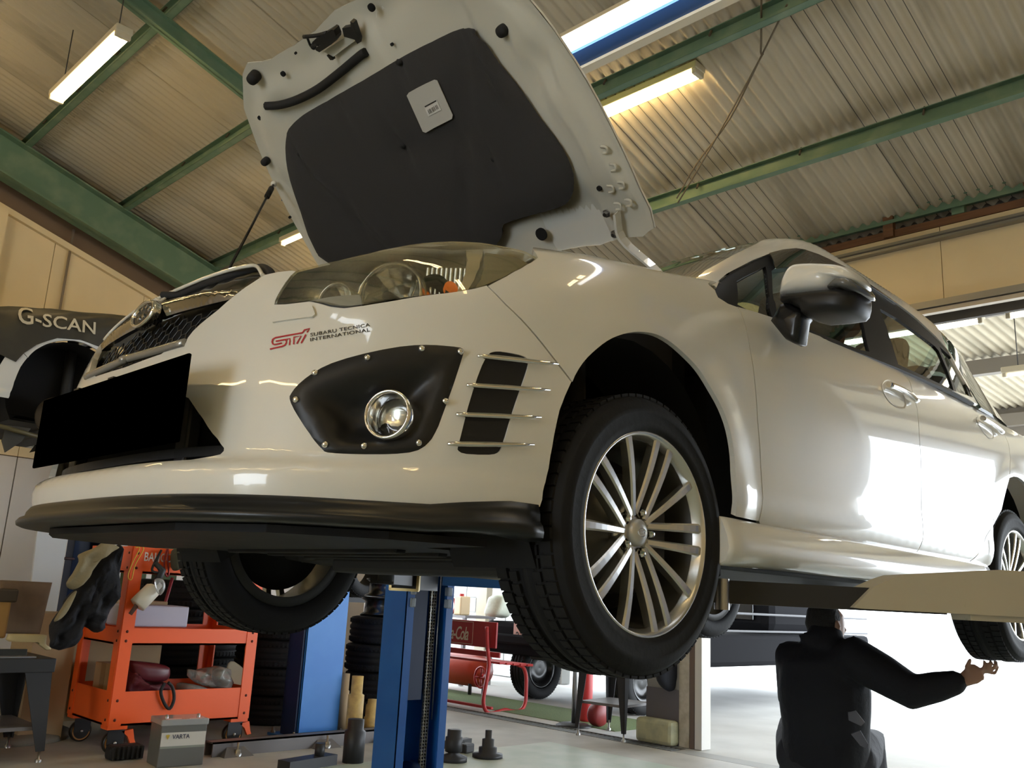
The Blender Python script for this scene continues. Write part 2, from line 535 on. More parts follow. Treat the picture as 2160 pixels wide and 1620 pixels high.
# shared traced edges -------------------------------------------------
hl_bottom = P_('N', (258, 500), (330, 498), (400, 490), (500, 478), (570, 492), (650, 515), (740, 525), (870, 508), (1000, 487), (1100, 470), (1300, 437), (1450, 420), (1560, 405), (1650, 387), (1722, 368))
hl_tail = P_('N', (1722, 368), (1860, 305), (1960, 250), (2040, 205), (2078, 175))
hl_inner = P_('N', (405, 268), (370, 300), (300, 400), (262, 470), (258, 500))
shut_bf = P_('N', (1722, 372), (1850, 500), (2000, 650), (2155, 838)) + P_('C', (535, 852))
arch_f = P_('C', (535, 855), (500, 930), (470, 1010), (440, 1150), (420, 1260), (400, 1370), (375, 1500), (362, 1540))
arch_r = smooth(P_('C', (535, 855), (600, 745), (680, 665), (760, 610), (850, 580), (930, 575), (1010, 590), (1090, 635), (1170, 705), (1240, 780), (1310, 890), (1370, 1000), (1412, 1120), (1435, 1260), (1443, 1400), (1440, 1590)), 3)
gr_side = P_('M', (1290, 833), (1328, 812), (1345, 770), (1390, 712), (1450, 655), (1600, 535), (1750, 405), (1830, 345), (1900, 300), (1975, 250))
v_gl = P_('M', (1150, 885))[0][1]
gr_low = [(0, v_gl - .10), (.2, v_gl - .05)] + P_('M', (1150, 885))
hood_front = P_('N', (180, 297), (285, 274), (380, 265))
# lower intake
intake = [(0, P_('A', (1050, 1280))[0][1] - .10), (.15, P_('A', (1050, 1280))[0][1] - .06)] + P_('A', (1050, 1280), (1160, 1262), (1215, 1250), (1233, 1232), (1235, 1215), (1200, 1165), (1120, 1055), (1070, 985), (1040, 940))
v_it = intake[-1][1]
intake += [(intake[-1][0] * .8, v_it + .25), (.25, v_it + .30), (0, v_it + .30)]
fog_out = smooth(P_('B', (290, 945), (315, 1005), (400, 1135), (470, 1222), (500, 1240), (620, 1248), (800, 1250), (950, 1240), (1035, 1205), (1110, 1095), (1195, 860), (1243, 710), (1248, 680), (1232, 662), (1150, 652), (1040, 646), (900, 656), (700, 695), (520, 748), (420, 800), (340, 862), (298, 915)), 2, True)
vent_out = smooth(P_('B', (1385, 700), (1410, 686), (1455, 683), (1560, 702), (1600, 722), (1608, 748), (1590, 815), (1545, 945), (1500, 1085), (1462, 1205), (1440, 1240), (1390, 1252), (1265, 1248), (1222, 1232), (1218, 1205), (1250, 1080), (1300, 900), (1350, 760)), 2, True)
vb = 1.75
bump_bottom = P_('C', (362, 1540)) + P_('B', (1500, 1517), (1250, 1522), (1060, 1533), (850, 1520), (600, 1505))
bump_bottom += [(bump_bottom[-1][0] * k, bump_bottom[-1][1]) for k in (.75, .5, .25, 0)]
outer = [(0, bump_bottom[-1][1])] + intake + gr_low + gr_side + hood_front + hl_inner + hl_bottom[1:] + shut_bf[1:] + arch_f[1:-1] + bump_bottom[:-1]
bumper = panel('front_bumper', LOW, outer, [fog_out, vent_out], both=True, m=PAINT, parent=car, grid=.028)

# front fenders (bonnet edge on top)
fender_top = LOW.top([(-.30, -.735), (-.22, -.735), (-.10, -.735), (.05, -.735), (.20, -.74), (.34, -.75)])
door_f = smooth(P_('C', (1455, 440), (1482, 500), (1505, 590), (1525, 700), (1545, 850), (1560, 1050), (1575, 1250), (1583, 1400), (1583, 1550)), 2) + P_('H', (390, 165))
fend = [(a + .0032, b + .02) for a, b in shut_bf[::-1]] + hl_tail[1:] + fender_top + LOW.side([(.50, .985)]) + P_('C', (1345, 300), (1328, 345), (1345, 385), (1400, 420)) + door_f + P_('H', (260, 138)) + arch_r[::-1][:-1]
for mir in (False, True):
    fo = panel('front_fender', LOW, fend, m=PAINT, parent=car, grid=.03, mirror=mir)

# doors
belt = P_('D', (250, 437), (450, 498), (620, 567), (870, 665), (1130, 767))
belt2 = P_('D', (1130, 767), (1270, 828), (1400, 887), (1600, 992))
dr_f = smooth(P_('P', (1894, 777), (1912, 795), (1921, 811), (1934, 860), (1939, 920), (1943, 1000), (1946, 1102), (1930, 1172)), 2)
sill_f = P_('H', (408, 204), (900, 290), (1308, 366))
gapd = .0035
def shift(L, ds, dv=0): return [(a + ds, b + dv) for a, b in L]
front_door = shift(door_f, .0045) + sill_f + shift(dr_f[::-1], -.002) + belt[::-1]
dr_r = P_('P', (2075, 862), (2092, 878), (2108, 898), (2127, 936), (2131, 966), (2128, 1010), (2112, 1075), (2092, 1112), (2080, 1130), (2069, 1158), (2040, 1190))
sill_r = P_('H', (1312, 370), (1500, 398), (1615, 418))
rear_door = shift(dr_f, .0025) + sill_r + dr_r[::-1][1:] + belt2[::-1][1:]
arch2 = LOW.side([(2.645 + .375 * math.cos(a), .335 + .375 * math.sin(a)) for a in [PI * 1.02 - k * PI * 1.04 / 22 for k in range(23)]])
quarter = shift(dr_r, .004) + LOW.side([(2.24, .30)]) + arch2 + LOW.side([(3.1, .25)]) + [(4.6, 2.0), (4.9, 2.0)] + [(4.9, 13.5)] + LOW.side([(3.0, .955), (2.7, .965)])
for mir in (False, True):
    panel('front_door', LOW, front_door, m=PAINT, parent=car, grid=.035, mirror=mir)
    panel('rear_door', LOW, rear_door, m=PAINT, parent=car, grid=.035, mirror=mir)
    panel('rear_quarter_panel', LOW, quarter, m=PAINT, parent=car, grid=.04, mirror=mir)
panel('tailgate', LOW, [(4.91, 2.0), (5.6, 2.0), (5.6, 13.6), (4.91, 13.6)], both=True, m=PAINT, parent=car, grid=.06)

# glasshouse -----------------------------------------------------------
dlo_top = T_('O', (95, 650), (130, 570), (220, 490), (300, 445), (500, 340), (690, 262), (850, 215), (1000, 195), (1100, 208), (1250, 258), (1400, 325), (1560, 405)) + T_('Q', (60, 380), (140, 425), (235, 490), (430, 622), (600, 755), (760, 905), (870, 1030), (960, 1130), (1010, 1210), (1060, 1400))
dlo_bot = T_('O', (105, 715), (180, 778), (290, 828)) + T_('D', (250, 437), (450, 498), (620, 567), (870, 665), (1130, 767), (1270, 828), (1400, 887), (1560, 972))
g_quarter = T_('O', (352, 545), (500, 465), (682, 377), (705, 480), (735, 720), (765, 965), (600, 925), (480, 875), (368, 815))
g_front = T_('O', (752, 432), (900, 330), (1000, 300), (1250, 330), (1450, 405), (1560, 470)) + T_('Q', (115, 490), (135, 640), (175, 820), (215, 1005)) + T_('O', (1770, 1335), (1500, 1225), (1200, 1105), (830, 985), (800, 800))
g_rear = T_('Q', (300, 655), (440, 735), (600, 850), (745, 960), (780, 1000), (850, 1160), (900, 1320), (700, 1225), (450, 1108), (405, 960), (350, 790))
g_rq = T_('Q', (785, 965), (870, 1045), (955, 1150), (995, 1220), (1030, 1385), (925, 1335), (860, 1150))
dlo = dlo_top + dlo_bot[::-1]
for mir in (False, True):
    fr_ = panel('window_frame', TOP, dlo, [g_quarter, g_front, g_rear, g_rq], off=-.004, m=mat('frame_black', (.010, .010, .011), .5, spec=.2), parent=car, grid=.04, mirror=mir)
    for nm, gp in (('quarter_glass', g_quarter), ('front_door_glass', g_front), ('rear_door_glass', g_rear), ('rear_quarter_glass', g_rq)):
        panel(nm, TOP, gp, off=-.010, thick=.004, m=glassmat('side_glass', (.50, .66, .58), .03), parent=fr_, grid=.06, mirror=mir)
    panel('rain_visor', TOP, T_('O', (702, 265), (850, 222), (1000, 202), (1100, 214), (1250, 262), (1400, 330), (1560, 408), (1545, 412), (1200, 388), (1000, 393), (850, 417), (755, 432)), off=.010, thick=.003, m=glassmat('smoked_acrylic', (.20, .12, .11), .05), parent=car, grid=.04, mirror=mir)
    panel('bright_trim', TOP, [(a, b + .10) for a, b in dlo_top[1:-6]] + dlo_top[1:-6][::-1], off=.003, thick=.006, m=CHROME, parent=car, grid=.03, mirror=mir)
roof = [(.76, 1.40)] + [(.73, k) for k in (2.5, 4, 5.5, 6.7)] + [(.60, 7.0), (.4, 7.15), (0, 7.2), (0, 9.9), (4.4, 9.9), (4.4, 1.9), (3.9, 1.9)]
roof += [(a, b + .11) for a, b in dlo_top[::-1]] + [(dlo_top[0][0] - .02, 1.35)]
panel('roof', TOP, roof, both=True, m=PAINT, parent=car, grid=.04)
panel('windscreen', TOP, [(0, 1.15), (.75, 1.35), (.725, 2.5), (.725, 4), (.725, 5.5), (.725, 6.7), (.6, 6.98), (.4, 7.13), (0, 7.18)], off=-.006, both=True, thick=.005, m=glassmat('screen_glass', (.62, .74, .68), .04), parent=car, grid=.06)
panel('rear_glass', TOP, [(4.42, 1.8), (5.6, 1.8), (5.6, 7.0), (4.42, 7.0)], both=True, m=glassmat('side_glass', (.5, .66, .58), .03), parent=car, grid=.08)
# ------------------------------------------------------------------ car front: lamps, grille, fog lamps, vents, lip
def surf_pt(crop, pts, off=0.0, g=LOW):
    sv = g.pix(px(crop, *pts)); s = np.array([a for a, b in sv]); v = np.array([b for a, b in sv])
    P = g.pos(s, v); N = g.nrm(s, v)
    return [Vector(p + n * off) for p, n in zip(P, N)], [Vector(n) for n in N]
def mir(p): return Vector((p[0], -p[1], p[2]))
def basis(z, up=(0, 0, 1)):
    z = Vector(z).normalized(); x = Vector(up).cross(z)
    if x.length < 1e-5: x = Vector((1, 0, 0))
    x.normalize(); y = z.cross(x)
    return Matrix((x, y, z)).transposed()
def frame(p, z, up=(0, 0, 1)): return Matrix.Translation(Vector(p)) @ basis(z, up).to_4x4()
MIRY = Matrix.Scale(-1, 4, (0, 1, 0))

hl_top = P_('N', (2078, 175), (1990, 130), (1850, 100), (1700, 75), (1500, 65), (1300, 75), (1100, 105), (900, 148), (700, 195), (550, 230), (405, 268))
hl = hl_inner + hl_bottom[1:] + hl_tail[1:] + hl_top[1:-1]
hcx = sum(a for a, b in hl) / len(hl); hcv = sum(b for a, b in hl) / len(hl)
def inset(p, d=.0032):
    L = math.hypot(p[0] - hcx, (p[1] - hcv) * VS); k = 1 - d / max(L, .02) ; return (hcx + (p[0] - hcx) * k, hcv + (p[1] - hcv) * (k - .012))
hl = [inset(p) for p in hl]
hl_in = [(a, b * VS) for a, b in hl]
def bowl(depth, slope):
    def f(s, v, V): return -np.minimum(depth, _dist(V, hl_in) * slope)
    return f
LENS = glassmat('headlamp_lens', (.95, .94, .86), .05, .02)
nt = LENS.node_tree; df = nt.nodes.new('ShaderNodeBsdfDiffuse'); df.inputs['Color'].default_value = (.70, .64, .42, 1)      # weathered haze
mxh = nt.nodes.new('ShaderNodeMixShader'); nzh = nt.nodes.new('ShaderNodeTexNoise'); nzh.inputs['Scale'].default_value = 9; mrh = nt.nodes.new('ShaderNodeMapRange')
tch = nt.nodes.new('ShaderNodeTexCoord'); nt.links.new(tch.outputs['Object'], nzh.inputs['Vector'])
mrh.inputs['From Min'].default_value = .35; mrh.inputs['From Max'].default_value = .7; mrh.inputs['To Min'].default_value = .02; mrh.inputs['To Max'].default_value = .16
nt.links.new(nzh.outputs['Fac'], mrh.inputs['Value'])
sx = nt.nodes.new('ShaderNodeSeparateXYZ'); nt.links.new(tch.outputs['Object'], sx.inputs[0])            # upper face paler: reflection from above painted into the haze
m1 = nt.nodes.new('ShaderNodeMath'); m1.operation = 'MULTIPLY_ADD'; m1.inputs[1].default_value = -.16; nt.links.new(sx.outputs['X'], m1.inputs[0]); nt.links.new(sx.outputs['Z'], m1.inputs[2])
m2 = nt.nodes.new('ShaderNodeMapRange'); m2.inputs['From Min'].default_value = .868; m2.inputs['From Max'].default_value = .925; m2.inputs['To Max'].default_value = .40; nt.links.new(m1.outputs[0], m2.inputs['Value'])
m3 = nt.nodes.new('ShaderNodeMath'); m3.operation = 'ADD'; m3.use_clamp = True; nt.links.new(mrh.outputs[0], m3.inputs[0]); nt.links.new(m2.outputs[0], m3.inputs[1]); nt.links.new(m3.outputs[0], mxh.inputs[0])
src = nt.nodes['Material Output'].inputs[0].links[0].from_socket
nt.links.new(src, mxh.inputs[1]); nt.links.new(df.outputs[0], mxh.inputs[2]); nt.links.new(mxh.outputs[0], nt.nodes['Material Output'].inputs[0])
REFL = mat('reflector', (.85, .85, .80), .22, metal=1.0)
REFD = mat('dark_reflector', (.30, .30, .27), .22, metal=.9)
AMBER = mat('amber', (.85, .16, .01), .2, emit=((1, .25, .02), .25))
RIBW = mat('ribbed_lens', (.80, .78, .66), .25)
for mi in (False, True):
    lamp = panel('headlamp', LOW, hl, off=-.004, thick=.0, m=REFD, parent=car, grid=.02, dish=bowl(.075, 1.6), mirror=mi)
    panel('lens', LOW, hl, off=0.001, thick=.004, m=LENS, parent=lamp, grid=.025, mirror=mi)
    F = MIRY if mi else Matrix()
    def reflector(c, r, depth, name, inset):
        (p,), (n,) = surf_pt('N', [c], -inset)
        ax = Vector((-.93, -.36, .04))
        M = F @ frame(p, ax)
        b = MB()
        prof = [(r * k, -depth * (1 - k * k)) for k in (.12, .35, .6, .8, 1.0)]
        b.lathe(prof, 14, M, smooth=False)
        b.lathe([(r, 0), (r * 1.04, .012), (r * 1.10, .012), (r * 1.10, -.03)], 36, M)
        o = b.build(name, REFL, lamp)
        MB().lathe([(.0, .02), (.010, .018), (.012, 0), (.012, -depth)], 16, M).build('bulb', GLOSSB, lamp)
        return o
    reflector((1050, 345), .070, .048, 'low_beam_reflector', .052)
    reflector((640, 385), .038, .03, 'high_beam_reflector', .05)
    # bright dividers standing round the low beam
    for a in ([(1190, 145), (1225, 200), (1238, 260), (1232, 340), (1195, 440)], [(885, 290), (862, 350), (855, 420), (868, 500)]):
        P, N = surf_pt('N', a, -.022)
        MB().tube([F @ p for p in smooth(P, 4)], .0035, 6).build('divider', CHROME, lamp)
    # dark sleeve and turn signal
    (p,), (n,) = surf_pt('N', [(1380, 320)], -.05)
    MB().lathe([(.040, -.03), (.040, .012), (.034, .016), (.030, -.01), (.0, -.02)], 28, F @ frame(p, (-.9, -.42, .05))).build('lamp_sleeve', GLOSSB, lamp)
    (p,), (n,) = surf_pt('N', [(1500, 330)], -.035)
    M = F @ frame(p, (-.75, -.65, .1))
    MB().lathe([(0, .026), (.011, .022), (.016, .006), (.014, -.01)], 14, M).build('turn_bulb', AMBER, lamp)
    (p2,), _ = surf_pt('N', [(1470, 250)], -.060)
    b = MB(); M2 = F @ frame(p2, (-.75, -.65, .1))
    for k in range(9):
        x = -.04 + k * .010
        b.cbox((x, 0, 0), (.0092, .09, .02), M2, .003)
    b.build('signal_reflector', REFL, lamp)
    # ribbed light strip
    band = P_('N', (1585, 85), (1700, 82), (1700, 130), (1685, 210), (1650, 300), (1600, 385), (1520, 405), (1560, 330), (1590, 240), (1600, 160))
    panel('light_strip', LOW, band, off=-.012, thick=.01, m=RIBW, parent=lamp, grid=.015, mirror=mi)
    tailp = P_('N', (1720, 90), (1850, 112), (1985, 142), (2055, 178), (1960, 235), (1860, 290), (1740, 345), (1650, 372), (1700, 290), (1725, 200))
    panel('lamp_tail_trim', LOW, tailp, off=-.016, thick=.01, m=mat('lamp_trim', (.36, .35, .28), .25), parent=lamp, grid=.02, mirror=mi)
    lowp = P_('N', (262, 495), (420, 440), (620, 400), (830, 385), (850, 430), (860, 505), (745, 520), (650, 510), (570, 487), (500, 474))
    panel('lamp_shelf', LOW, lowp, off=-.022, thick=.01, m=mat('lamp_silver', (.55, .56, .57), .25, metal=.3), parent=lamp, grid=.02, mirror=mi)

# ---- upper grille
top_line = P_('M', (1090, 434), (1200, 375), (1300, 332), (1500, 262), (1700, 207), (1860, 172), (1925, 172), (1955, 205), (1975, 250))
v_gt = top_line[0][1]
grille_poly = [(0, v_gl - .10), (.2, v_gl - .05)] + P_('M', (1150, 885)) + gr_side[:-1] + top_line[::-1] + [(0, v_gt + .05)]
gback = panel('grille', LOW, grille_poly, off=-.055, thick=0, both=True, m=DARKIN, parent=car, grid=.05)
mesh_poly = [(0, v_gl + .06)] + P_('M', (900, 940), (1380, 722), (1450, 655), (1600, 535), (1750, 410), (1600, 440), (1400, 490), (1200, 545), (1075, 585))
mesh_poly += [(0, mesh_poly[-1][1] - .05)]
mp_ = [(a, b * VS) for a, b in mesh_poly]
def hexmesh(poly, aw, ah, off, r, name, parent, m, both):
    """honeycomb of thin bars inside poly (s, v*VS)"""
    A = np.array(poly); lo, hi = A.min(0), A.max(0); segs = []
    ni = int((hi[0] - lo[0]) / (aw * 1.5)) + 3; nj = int((hi[1] - lo[1]) / ah) + 3
    for i in range(-1, ni):
        for j in range(-1, nj):
            cx = i * aw * 1.5; cy = lo[1] + j * ah + (ah / 2 if i % 2 else 0)
            c = [(cx - aw, cy), (cx - aw / 2, cy + ah / 2), (cx + aw / 2, cy + ah / 2), (cx + aw, cy)]
            for k in range(3): segs.append((c[k], c[k + 1]))
    mid = np.array([((a[0] + b[0]) / 2, (a[1] + b[1]) / 2) for a, b in segs])
    ok = _inside(mid, poly); b_ = MB()
    for (a, b), k in zip(segs, ok):
        if not k: continue
        s = np.array([a[0], b[0]]); v = np.array([a[1], b[1]]) / VS
        P = LOW.pos(s, v) + LOW.nrm(s, v) * off
        for f in ((1, -1) if both else (1,)):
            Q = [Vector((p[0], p[1] * f, p[2])) for p in P]
            b_.tube(Q, r, 4, False)
    o = b_.build(name, m, parent); o['kind'] = 'stuff'; return o
HEXM = mat('grille_plastic', (.02, .02, .021), .3)
hexmesh(mp_, .022, .024, -.030, .0022, 'honeycomb', gback, HEXM, True)
bar = P_('M', (1090, 440), (1200, 415), (1350, 382), (1500, 352), (1700, 332), (1845, 322), (1760, 400), (1600, 435), (1400, 485), (1200, 540), (1075, 582))
bar = [(0, bar[0][1] + .06)] + bar + [(0, bar[-1][1] - .04)]
bar_l = [(a, b * VS) for a, b in bar]
panel('chrome_wing', LOW, bar, off=-.012, thick=.02, both=True, m=mat('smoked_chrome', (.45, .44, .42), .12, metal=1.0), parent=gback, grid=.012, dish=lambda s, v, V: .018 * (1 - np.exp(-_dist(V, bar_l) / .012)) * (V[:, 0] > -1))
upr = [(0, v_gt + .04)] + top_line[:-1] + P_('M', (1900, 290), (1845, 325), (1700, 335), (1500, 356), (1350, 386), (1200, 420), (1090, 445)) + [(0, bar[1][1] - .02)]
panel('grille_shroud', LOW, upr, off=-.014, thick=0, both=True, m=GLOSSB, parent=gback, grid=.03)
P, N = surf_pt('M', [(1090, 434), (1200, 375), (1300, 332), (1500, 262), (1700, 207), (1860, 172), (1925, 172), (1955, 205), (1978, 250)], .002)
P = smooth(P, 3)
P0 = Vector((P[0][0] - .01, 0, P[0][2] + .004))
full = [Vector(p) for p in P[::-1]] + [P0] + [mir(p) for p in P]
MB().tube(full, .0045, 6).build('grille_top_trim', PAINT, gback)
P, N = surf_pt('M', [(1240, 358), (1400, 290), (1600, 225), (1800, 172), (1930, 138), (1990, 155), (2020, 190), (2035, 235)], -.012)
P = smooth(P, 3); P0 = Vector((P[0][0] - .03, 0, P[0][2] - .004))
MB().tube([Vector(p) for p in P[::-1]] + [P0] + [mir(p) for p in P], .010, 8).build('hood_seal', RUBBER, gback)
P, N = surf_pt('M', [(1325, 812), (1150, 862), (1000, 905), (850, 945)], .0)
P = [Vector(p) for p in P]; full = P + [Vector((P[-1].x - .012, 0, P[-1].z - .004))] + [mir(p) for p in P[::-1]]
MB().tube(smooth(full, 3), .010, 6).build('grille_lower_trim', mat('grey_trim', (.34, .33, .30), .25, metal=.5), gback)
# emblem
zc_e = float(LOW.pos(*[np.array([q]) for q in P_('M', (970, 560))[0]])[0][2])
xe = float(LOW.pos(np.array([0.0]), np.array([P_('M', (970, 560))[0][1]]))[0][0]) - .012
M = frame((xe, 0, zc_e), (-1, 0, .18), (0, 0, 1))
emb = MB()
ov = lambda a, b, z: [(a * math.cos(t), b * math.sin(t), z) for t in [2 * PI * k / 40 for k in range(40)]]
rings = [ov(.062, .036, -.012), ov(.062, .036, .002), ov(.060, .034, .008), ov(.055, .029, .008), ov(.053, .027, .003)]
vs = [p for r in rings for p in r]; fs = []
for k in range(4):
    for i in range(40): j = (i + 1) % 40; fs.append((k * 40 + i, k * 40 + j, k * 40 + 40 + j, k * 40 + 40 + i))
emb.add(vs, fs, True, M)
for ex, ey, er in ((-.030, .008, .013), (-.008, .012, .008), (.014, .013, .008), (.034, .004, .008), (.012, -.010, .008), (-.010, -.012, .008)):
    star = [(ex + er * (1 if k % 2 == 0 else .32) * math.cos(k * PI / 4), ey + er * (1 if k % 2 == 0 else .32) * math.sin(k * PI / 4)) for k in range(8)]
    emb.prism(star, .003, .0075, M)
e_o = emb.build('emblem', CHROME, car)
MB().prism([(p[0], p[1]) for p in ov(.054, .028, 0)], -.004, .0035, M).build('emblem_field', mat('emblem_black', (.02, .02, .025), .15), e_o)
# ---- intake
ipoly = intake[:]
ib = panel('lower_intake', LOW, intake, off=-.06, thick=0, both=True, m=DARKIN, parent=car, grid=.05)
INTK = mat('intake_plastic', (.028, .028, .03), .45)
for vz in (intake[0][1] + .9, intake[0][1] + 2.2):
    pts = LOW.pos(np.linspace(0, .50 if vz < intake[0][1] + 1.5 else .44, 9), np.full(9, vz)); pts[:, 0] += .03
    full = [Vector(p) for p in pts[::-1]] + [mir(p) for p in pts[1:]]
    b = MB()
    for i in range(len(full) - 1):
        a, c = full[i], full[i + 1]
        b.add([a + Vector((0, 0, -.010)), c + Vector((0, 0, -.010)), c + Vector((0, 0, .010)), a + Vector((0, 0, .010)),
               a + Vector((.04, 0, -.010)), c + Vector((.04, 0, -.010)), c + Vector((.04, 0, .010)), a + Vector((.04, 0, .010))],
              [(0, 1, 2, 3), (7, 6, 5, 4), (3, 2, 6, 7), (0, 4, 5, 1)])
    b.build('intake_bar', INTK, ib)
for y in (-.30, .30):
    MB().cbox((-.855, y, .40), (.03, .05, .2), None, .006).build('intake_post', INTK, ib)
# ---- number plate, blanked in black
pl = [at_x(p, -.955) - Vector((0, 0, LIFT)) for p in ((90, 768), (408, 768), (408, 957), (90, 957))]
y0 = (pl[0].y + pl[3].y) / 2; y1 = (pl[1].y + pl[2].y) / 2
PLZ0, PLZ1 = .340, .512; y1 -= .05 * (1 if y1 > y0 else -1)
plate = MB().cbox((-.952, (y0 + y1) / 2, (PLZ0 + PLZ1) / 2), (.008, abs(y1 - y0), PLZ1 - PLZ0), None, .003).build('number_plate', mat('matt_black_plate', (0, 0, 0), 1.0, spec=0.0), car)
tag(plate, 'blank black number plate')
for yy in (-.1, .1):
    MB().cbox((-.925, yy, .50), (.06, .03, .03)).build('plate_bracket', BLACKP, plate)
# ---- fog lamp bezels
fogl = [(a, b * VS) for a, b in fog_out]
def fogdish(s, v, V):
    d = _dist(V, fogl)
    t = np.clip((d - .020) / .05, 0, 1); t = t * t * (3 - 2 * t)
    return .006 * np.clip(d / .006, 0, 1) - .055 * t
SCREWS = ((435, 808), (720, 725), (1016, 675), (1225, 690), (1142, 960), (998, 1188), (700, 1205), (490, 1198), (332, 953))
for mi in (False, True):
    F = MIRY if mi else Matrix()
    bz = panel('fog_lamp_bezel', LOW, fog_out, off=.0, thick=.012, m=BLACKP, parent=car, grid=.012, dish=fogdish, mirror=mi)
    P, N = surf_pt('B', SCREWS, .008)
    for p, n in zip(P, N):
        MB().lathe([(0, .004), (.002, .004), (.0045, .003), (.0065, 0), (.0065, -.004)], 12, F @ frame(p, n)).build('screw', CHROME, bz)
    (p,), (n,) = surf_pt('B', [(830, 1030)], .0)
    ax = Vector((-.90, -.42, .02)); M = F @ frame(p, ax)
    MB().lathe([(.046, -.075), (.050, -.02), (.050, .0), (.047, .007), (.043, .006), (.041, -.005), (.037, -.035)], 40, M).build('fog_lamp_ring', CHROME, bz)
    MB().lathe([(0, -.045), (.02, -.043), (.034, -.036), (.039, -.03)], 24, M).build('fog_lamp_reflector', REFL, bz)
    MB().lathe([(0, -.018), (.02, -.021), (.036, -.030)], 28, M).build('fog_lamp_lens', glassmat('clear_lens', (.95, .96, .95), .05, .02), bz)
    vt = panel('side_vent', LOW, vent_out, off=-.004, thick=.01, m=mat('vent_black', (.010, .010, .012), .5), parent=car, grid=.03, mirror=mi)
    if not mi: hexmesh([(a, b * VS) for a, b in vent_out], .009, .013, .0, .0016, 'vent_honeycomb', vt, HEXM, False)
    for a, b in (((1315, 715), (1755, 757)), ((1255, 875), (1708, 900)), ((1198, 1035), (1660, 1050)), ((1152, 1195), (1622, 1200))):
        ts = [k / 8 for k in range(9)]
        P, N = surf_pt('B', [(a[0] + (b[0] - a[0]) * t, a[1] + (b[1] - a[1]) * t) for t in ts], .010)
        MB().tube([F @ p for p in P], [.0035, .0055, .006, .006, .0058, .005, .0045, .0038, .002], 8).build('vent_fin', CHROME, vt)
    washer = P_('N', (252, 628), (330, 545), (350, 536), (510, 510), (525, 518), (545, 572), (525, 590))
    panel('washer_cover', LOW, washer, off=.005, thick=.008, m=PAINT, parent=bumper, grid=.02, mirror=mi)
# ---- lettering on the bumper
def text_mesh(body, name, shear=0.0, space=1.0):
    cu = bpy.data.curves.new(name, 'FONT'); cu.body = body; cu.size = 1; cu.shear = shear; cu.space_character = space; cu.resolution_u = 3; cu.offset = .012
    o = bpy.data.objects.new(name, cu); COL.objects.link(o)
    me = bpy.data.meshes.new_from_object(o); bpy.data.objects.remove(o); bpy.data.curves.remove(cu)
    co = np.array([tuple(v.co) for v in me.vertices]); fs = [tuple(p.vertices) for p in me.polygons]; bpy.data.meshes.remove(me)
    lo, hi = co.min(0), co.max(0); co[:, 0] = (co[:, 0] - lo[0]) / (hi[0] - lo[0]); co[:, 1] = (co[:, 1] - lo[1]) / (hi[1] - lo[1])
    return co, fs
def decal(quad, uv, fs, name, m, parent, off=.0012, g=LOW):
    """lay flat lettering (unit square uv) over the surface inside a sighted quad: bl, br, tr, tl"""
    a, b, c, d = [np.array(q) for q in quad]
    pts = [tuple((1 - u) * (1 - w) * a + u * (1 - w) * b + u * w * c + (1 - u) * w * d) for u, w in uv[:, :2]]
    sv = g.pix(pts); s = np.array([q[0] for q in sv]); v = np.array([q[1] for q in sv])
    P = g.pos(s, v) + g.nrm(s, v) * off
    me = bpy.data.meshes.new(name); me.from_pydata([tuple(p) for p in P], [], fs)
    return link(name, me, m, parent)
INK = mat('decal_grey', (.03, .03, .03), .5); RED = mat('decal_red', (.42, .015, .03), .4)
uv, fs = text_mesh('SUBARU TECNICA', 't1', 0, 1.05)
decal(px('N', (507, 722), (920, 650), (917, 627), (506, 698)), uv, fs, 'lettering', INK, bumper)
uv, fs = text_mesh('INTERNATIONAL', 't2', 0, 1.05)
decal(px('N', (507, 755), (920, 685), (917, 661), (506, 732)), uv, fs, 'lettering', INK, bumper)
def ribbon(paths, w):
    """strokes in pixels -> flat quads"""
    vs = []; fs = []
    for path in paths:
        n = len(path)
        for i, p in enumerate(path):
            a = np.array(path[max(0, i - 1)], float); b = np.array(path[min(n - 1, i + 1)], float)
            t = b - a; t /= np.linalg.norm(t); q = np.array([-t[1], t[0]]) * w / 2
            vs += [tuple(np.array(p) + q), tuple(np.array(p) - q)]
        base = len(vs) - 2 * n
        fs += [(base + 2 * i, base + 2 * i + 1, base + 2 * i + 3, base + 2 * i + 2) for i in range(n - 1)]
    return vs, fs
STI = [[(90, 602), (200, 578), (320, 550), (375, 525), (402, 480), (398, 440), (372, 422), (200, 455)],
       [(320, 488), (180, 518), (145, 505), (130, 468), (145, 415), (195, 385), (450, 338), (705, 293), (745, 238), (840, 212), (790, 285)],
       [(372, 424), (470, 402), (460, 528)], [(540, 515), (546, 375), (680, 352), (598, 500)], [(770, 325), (680, 490)]]
vs, fs = ribbon([[p for p in px('X', *pp)] for pp in STI], 3.0)
sv = LOW.pix(vs); s = np.array([q[0] for q in sv]); v = np.array([q[1] for q in sv])
me = bpy.data.meshes.new('logo'); me.from_pydata([tuple(p) for p in LOW.pos(s, v) + LOW.nrm(s, v) * .0013], [], fs)
link('logo_mark', me, RED, bumper)
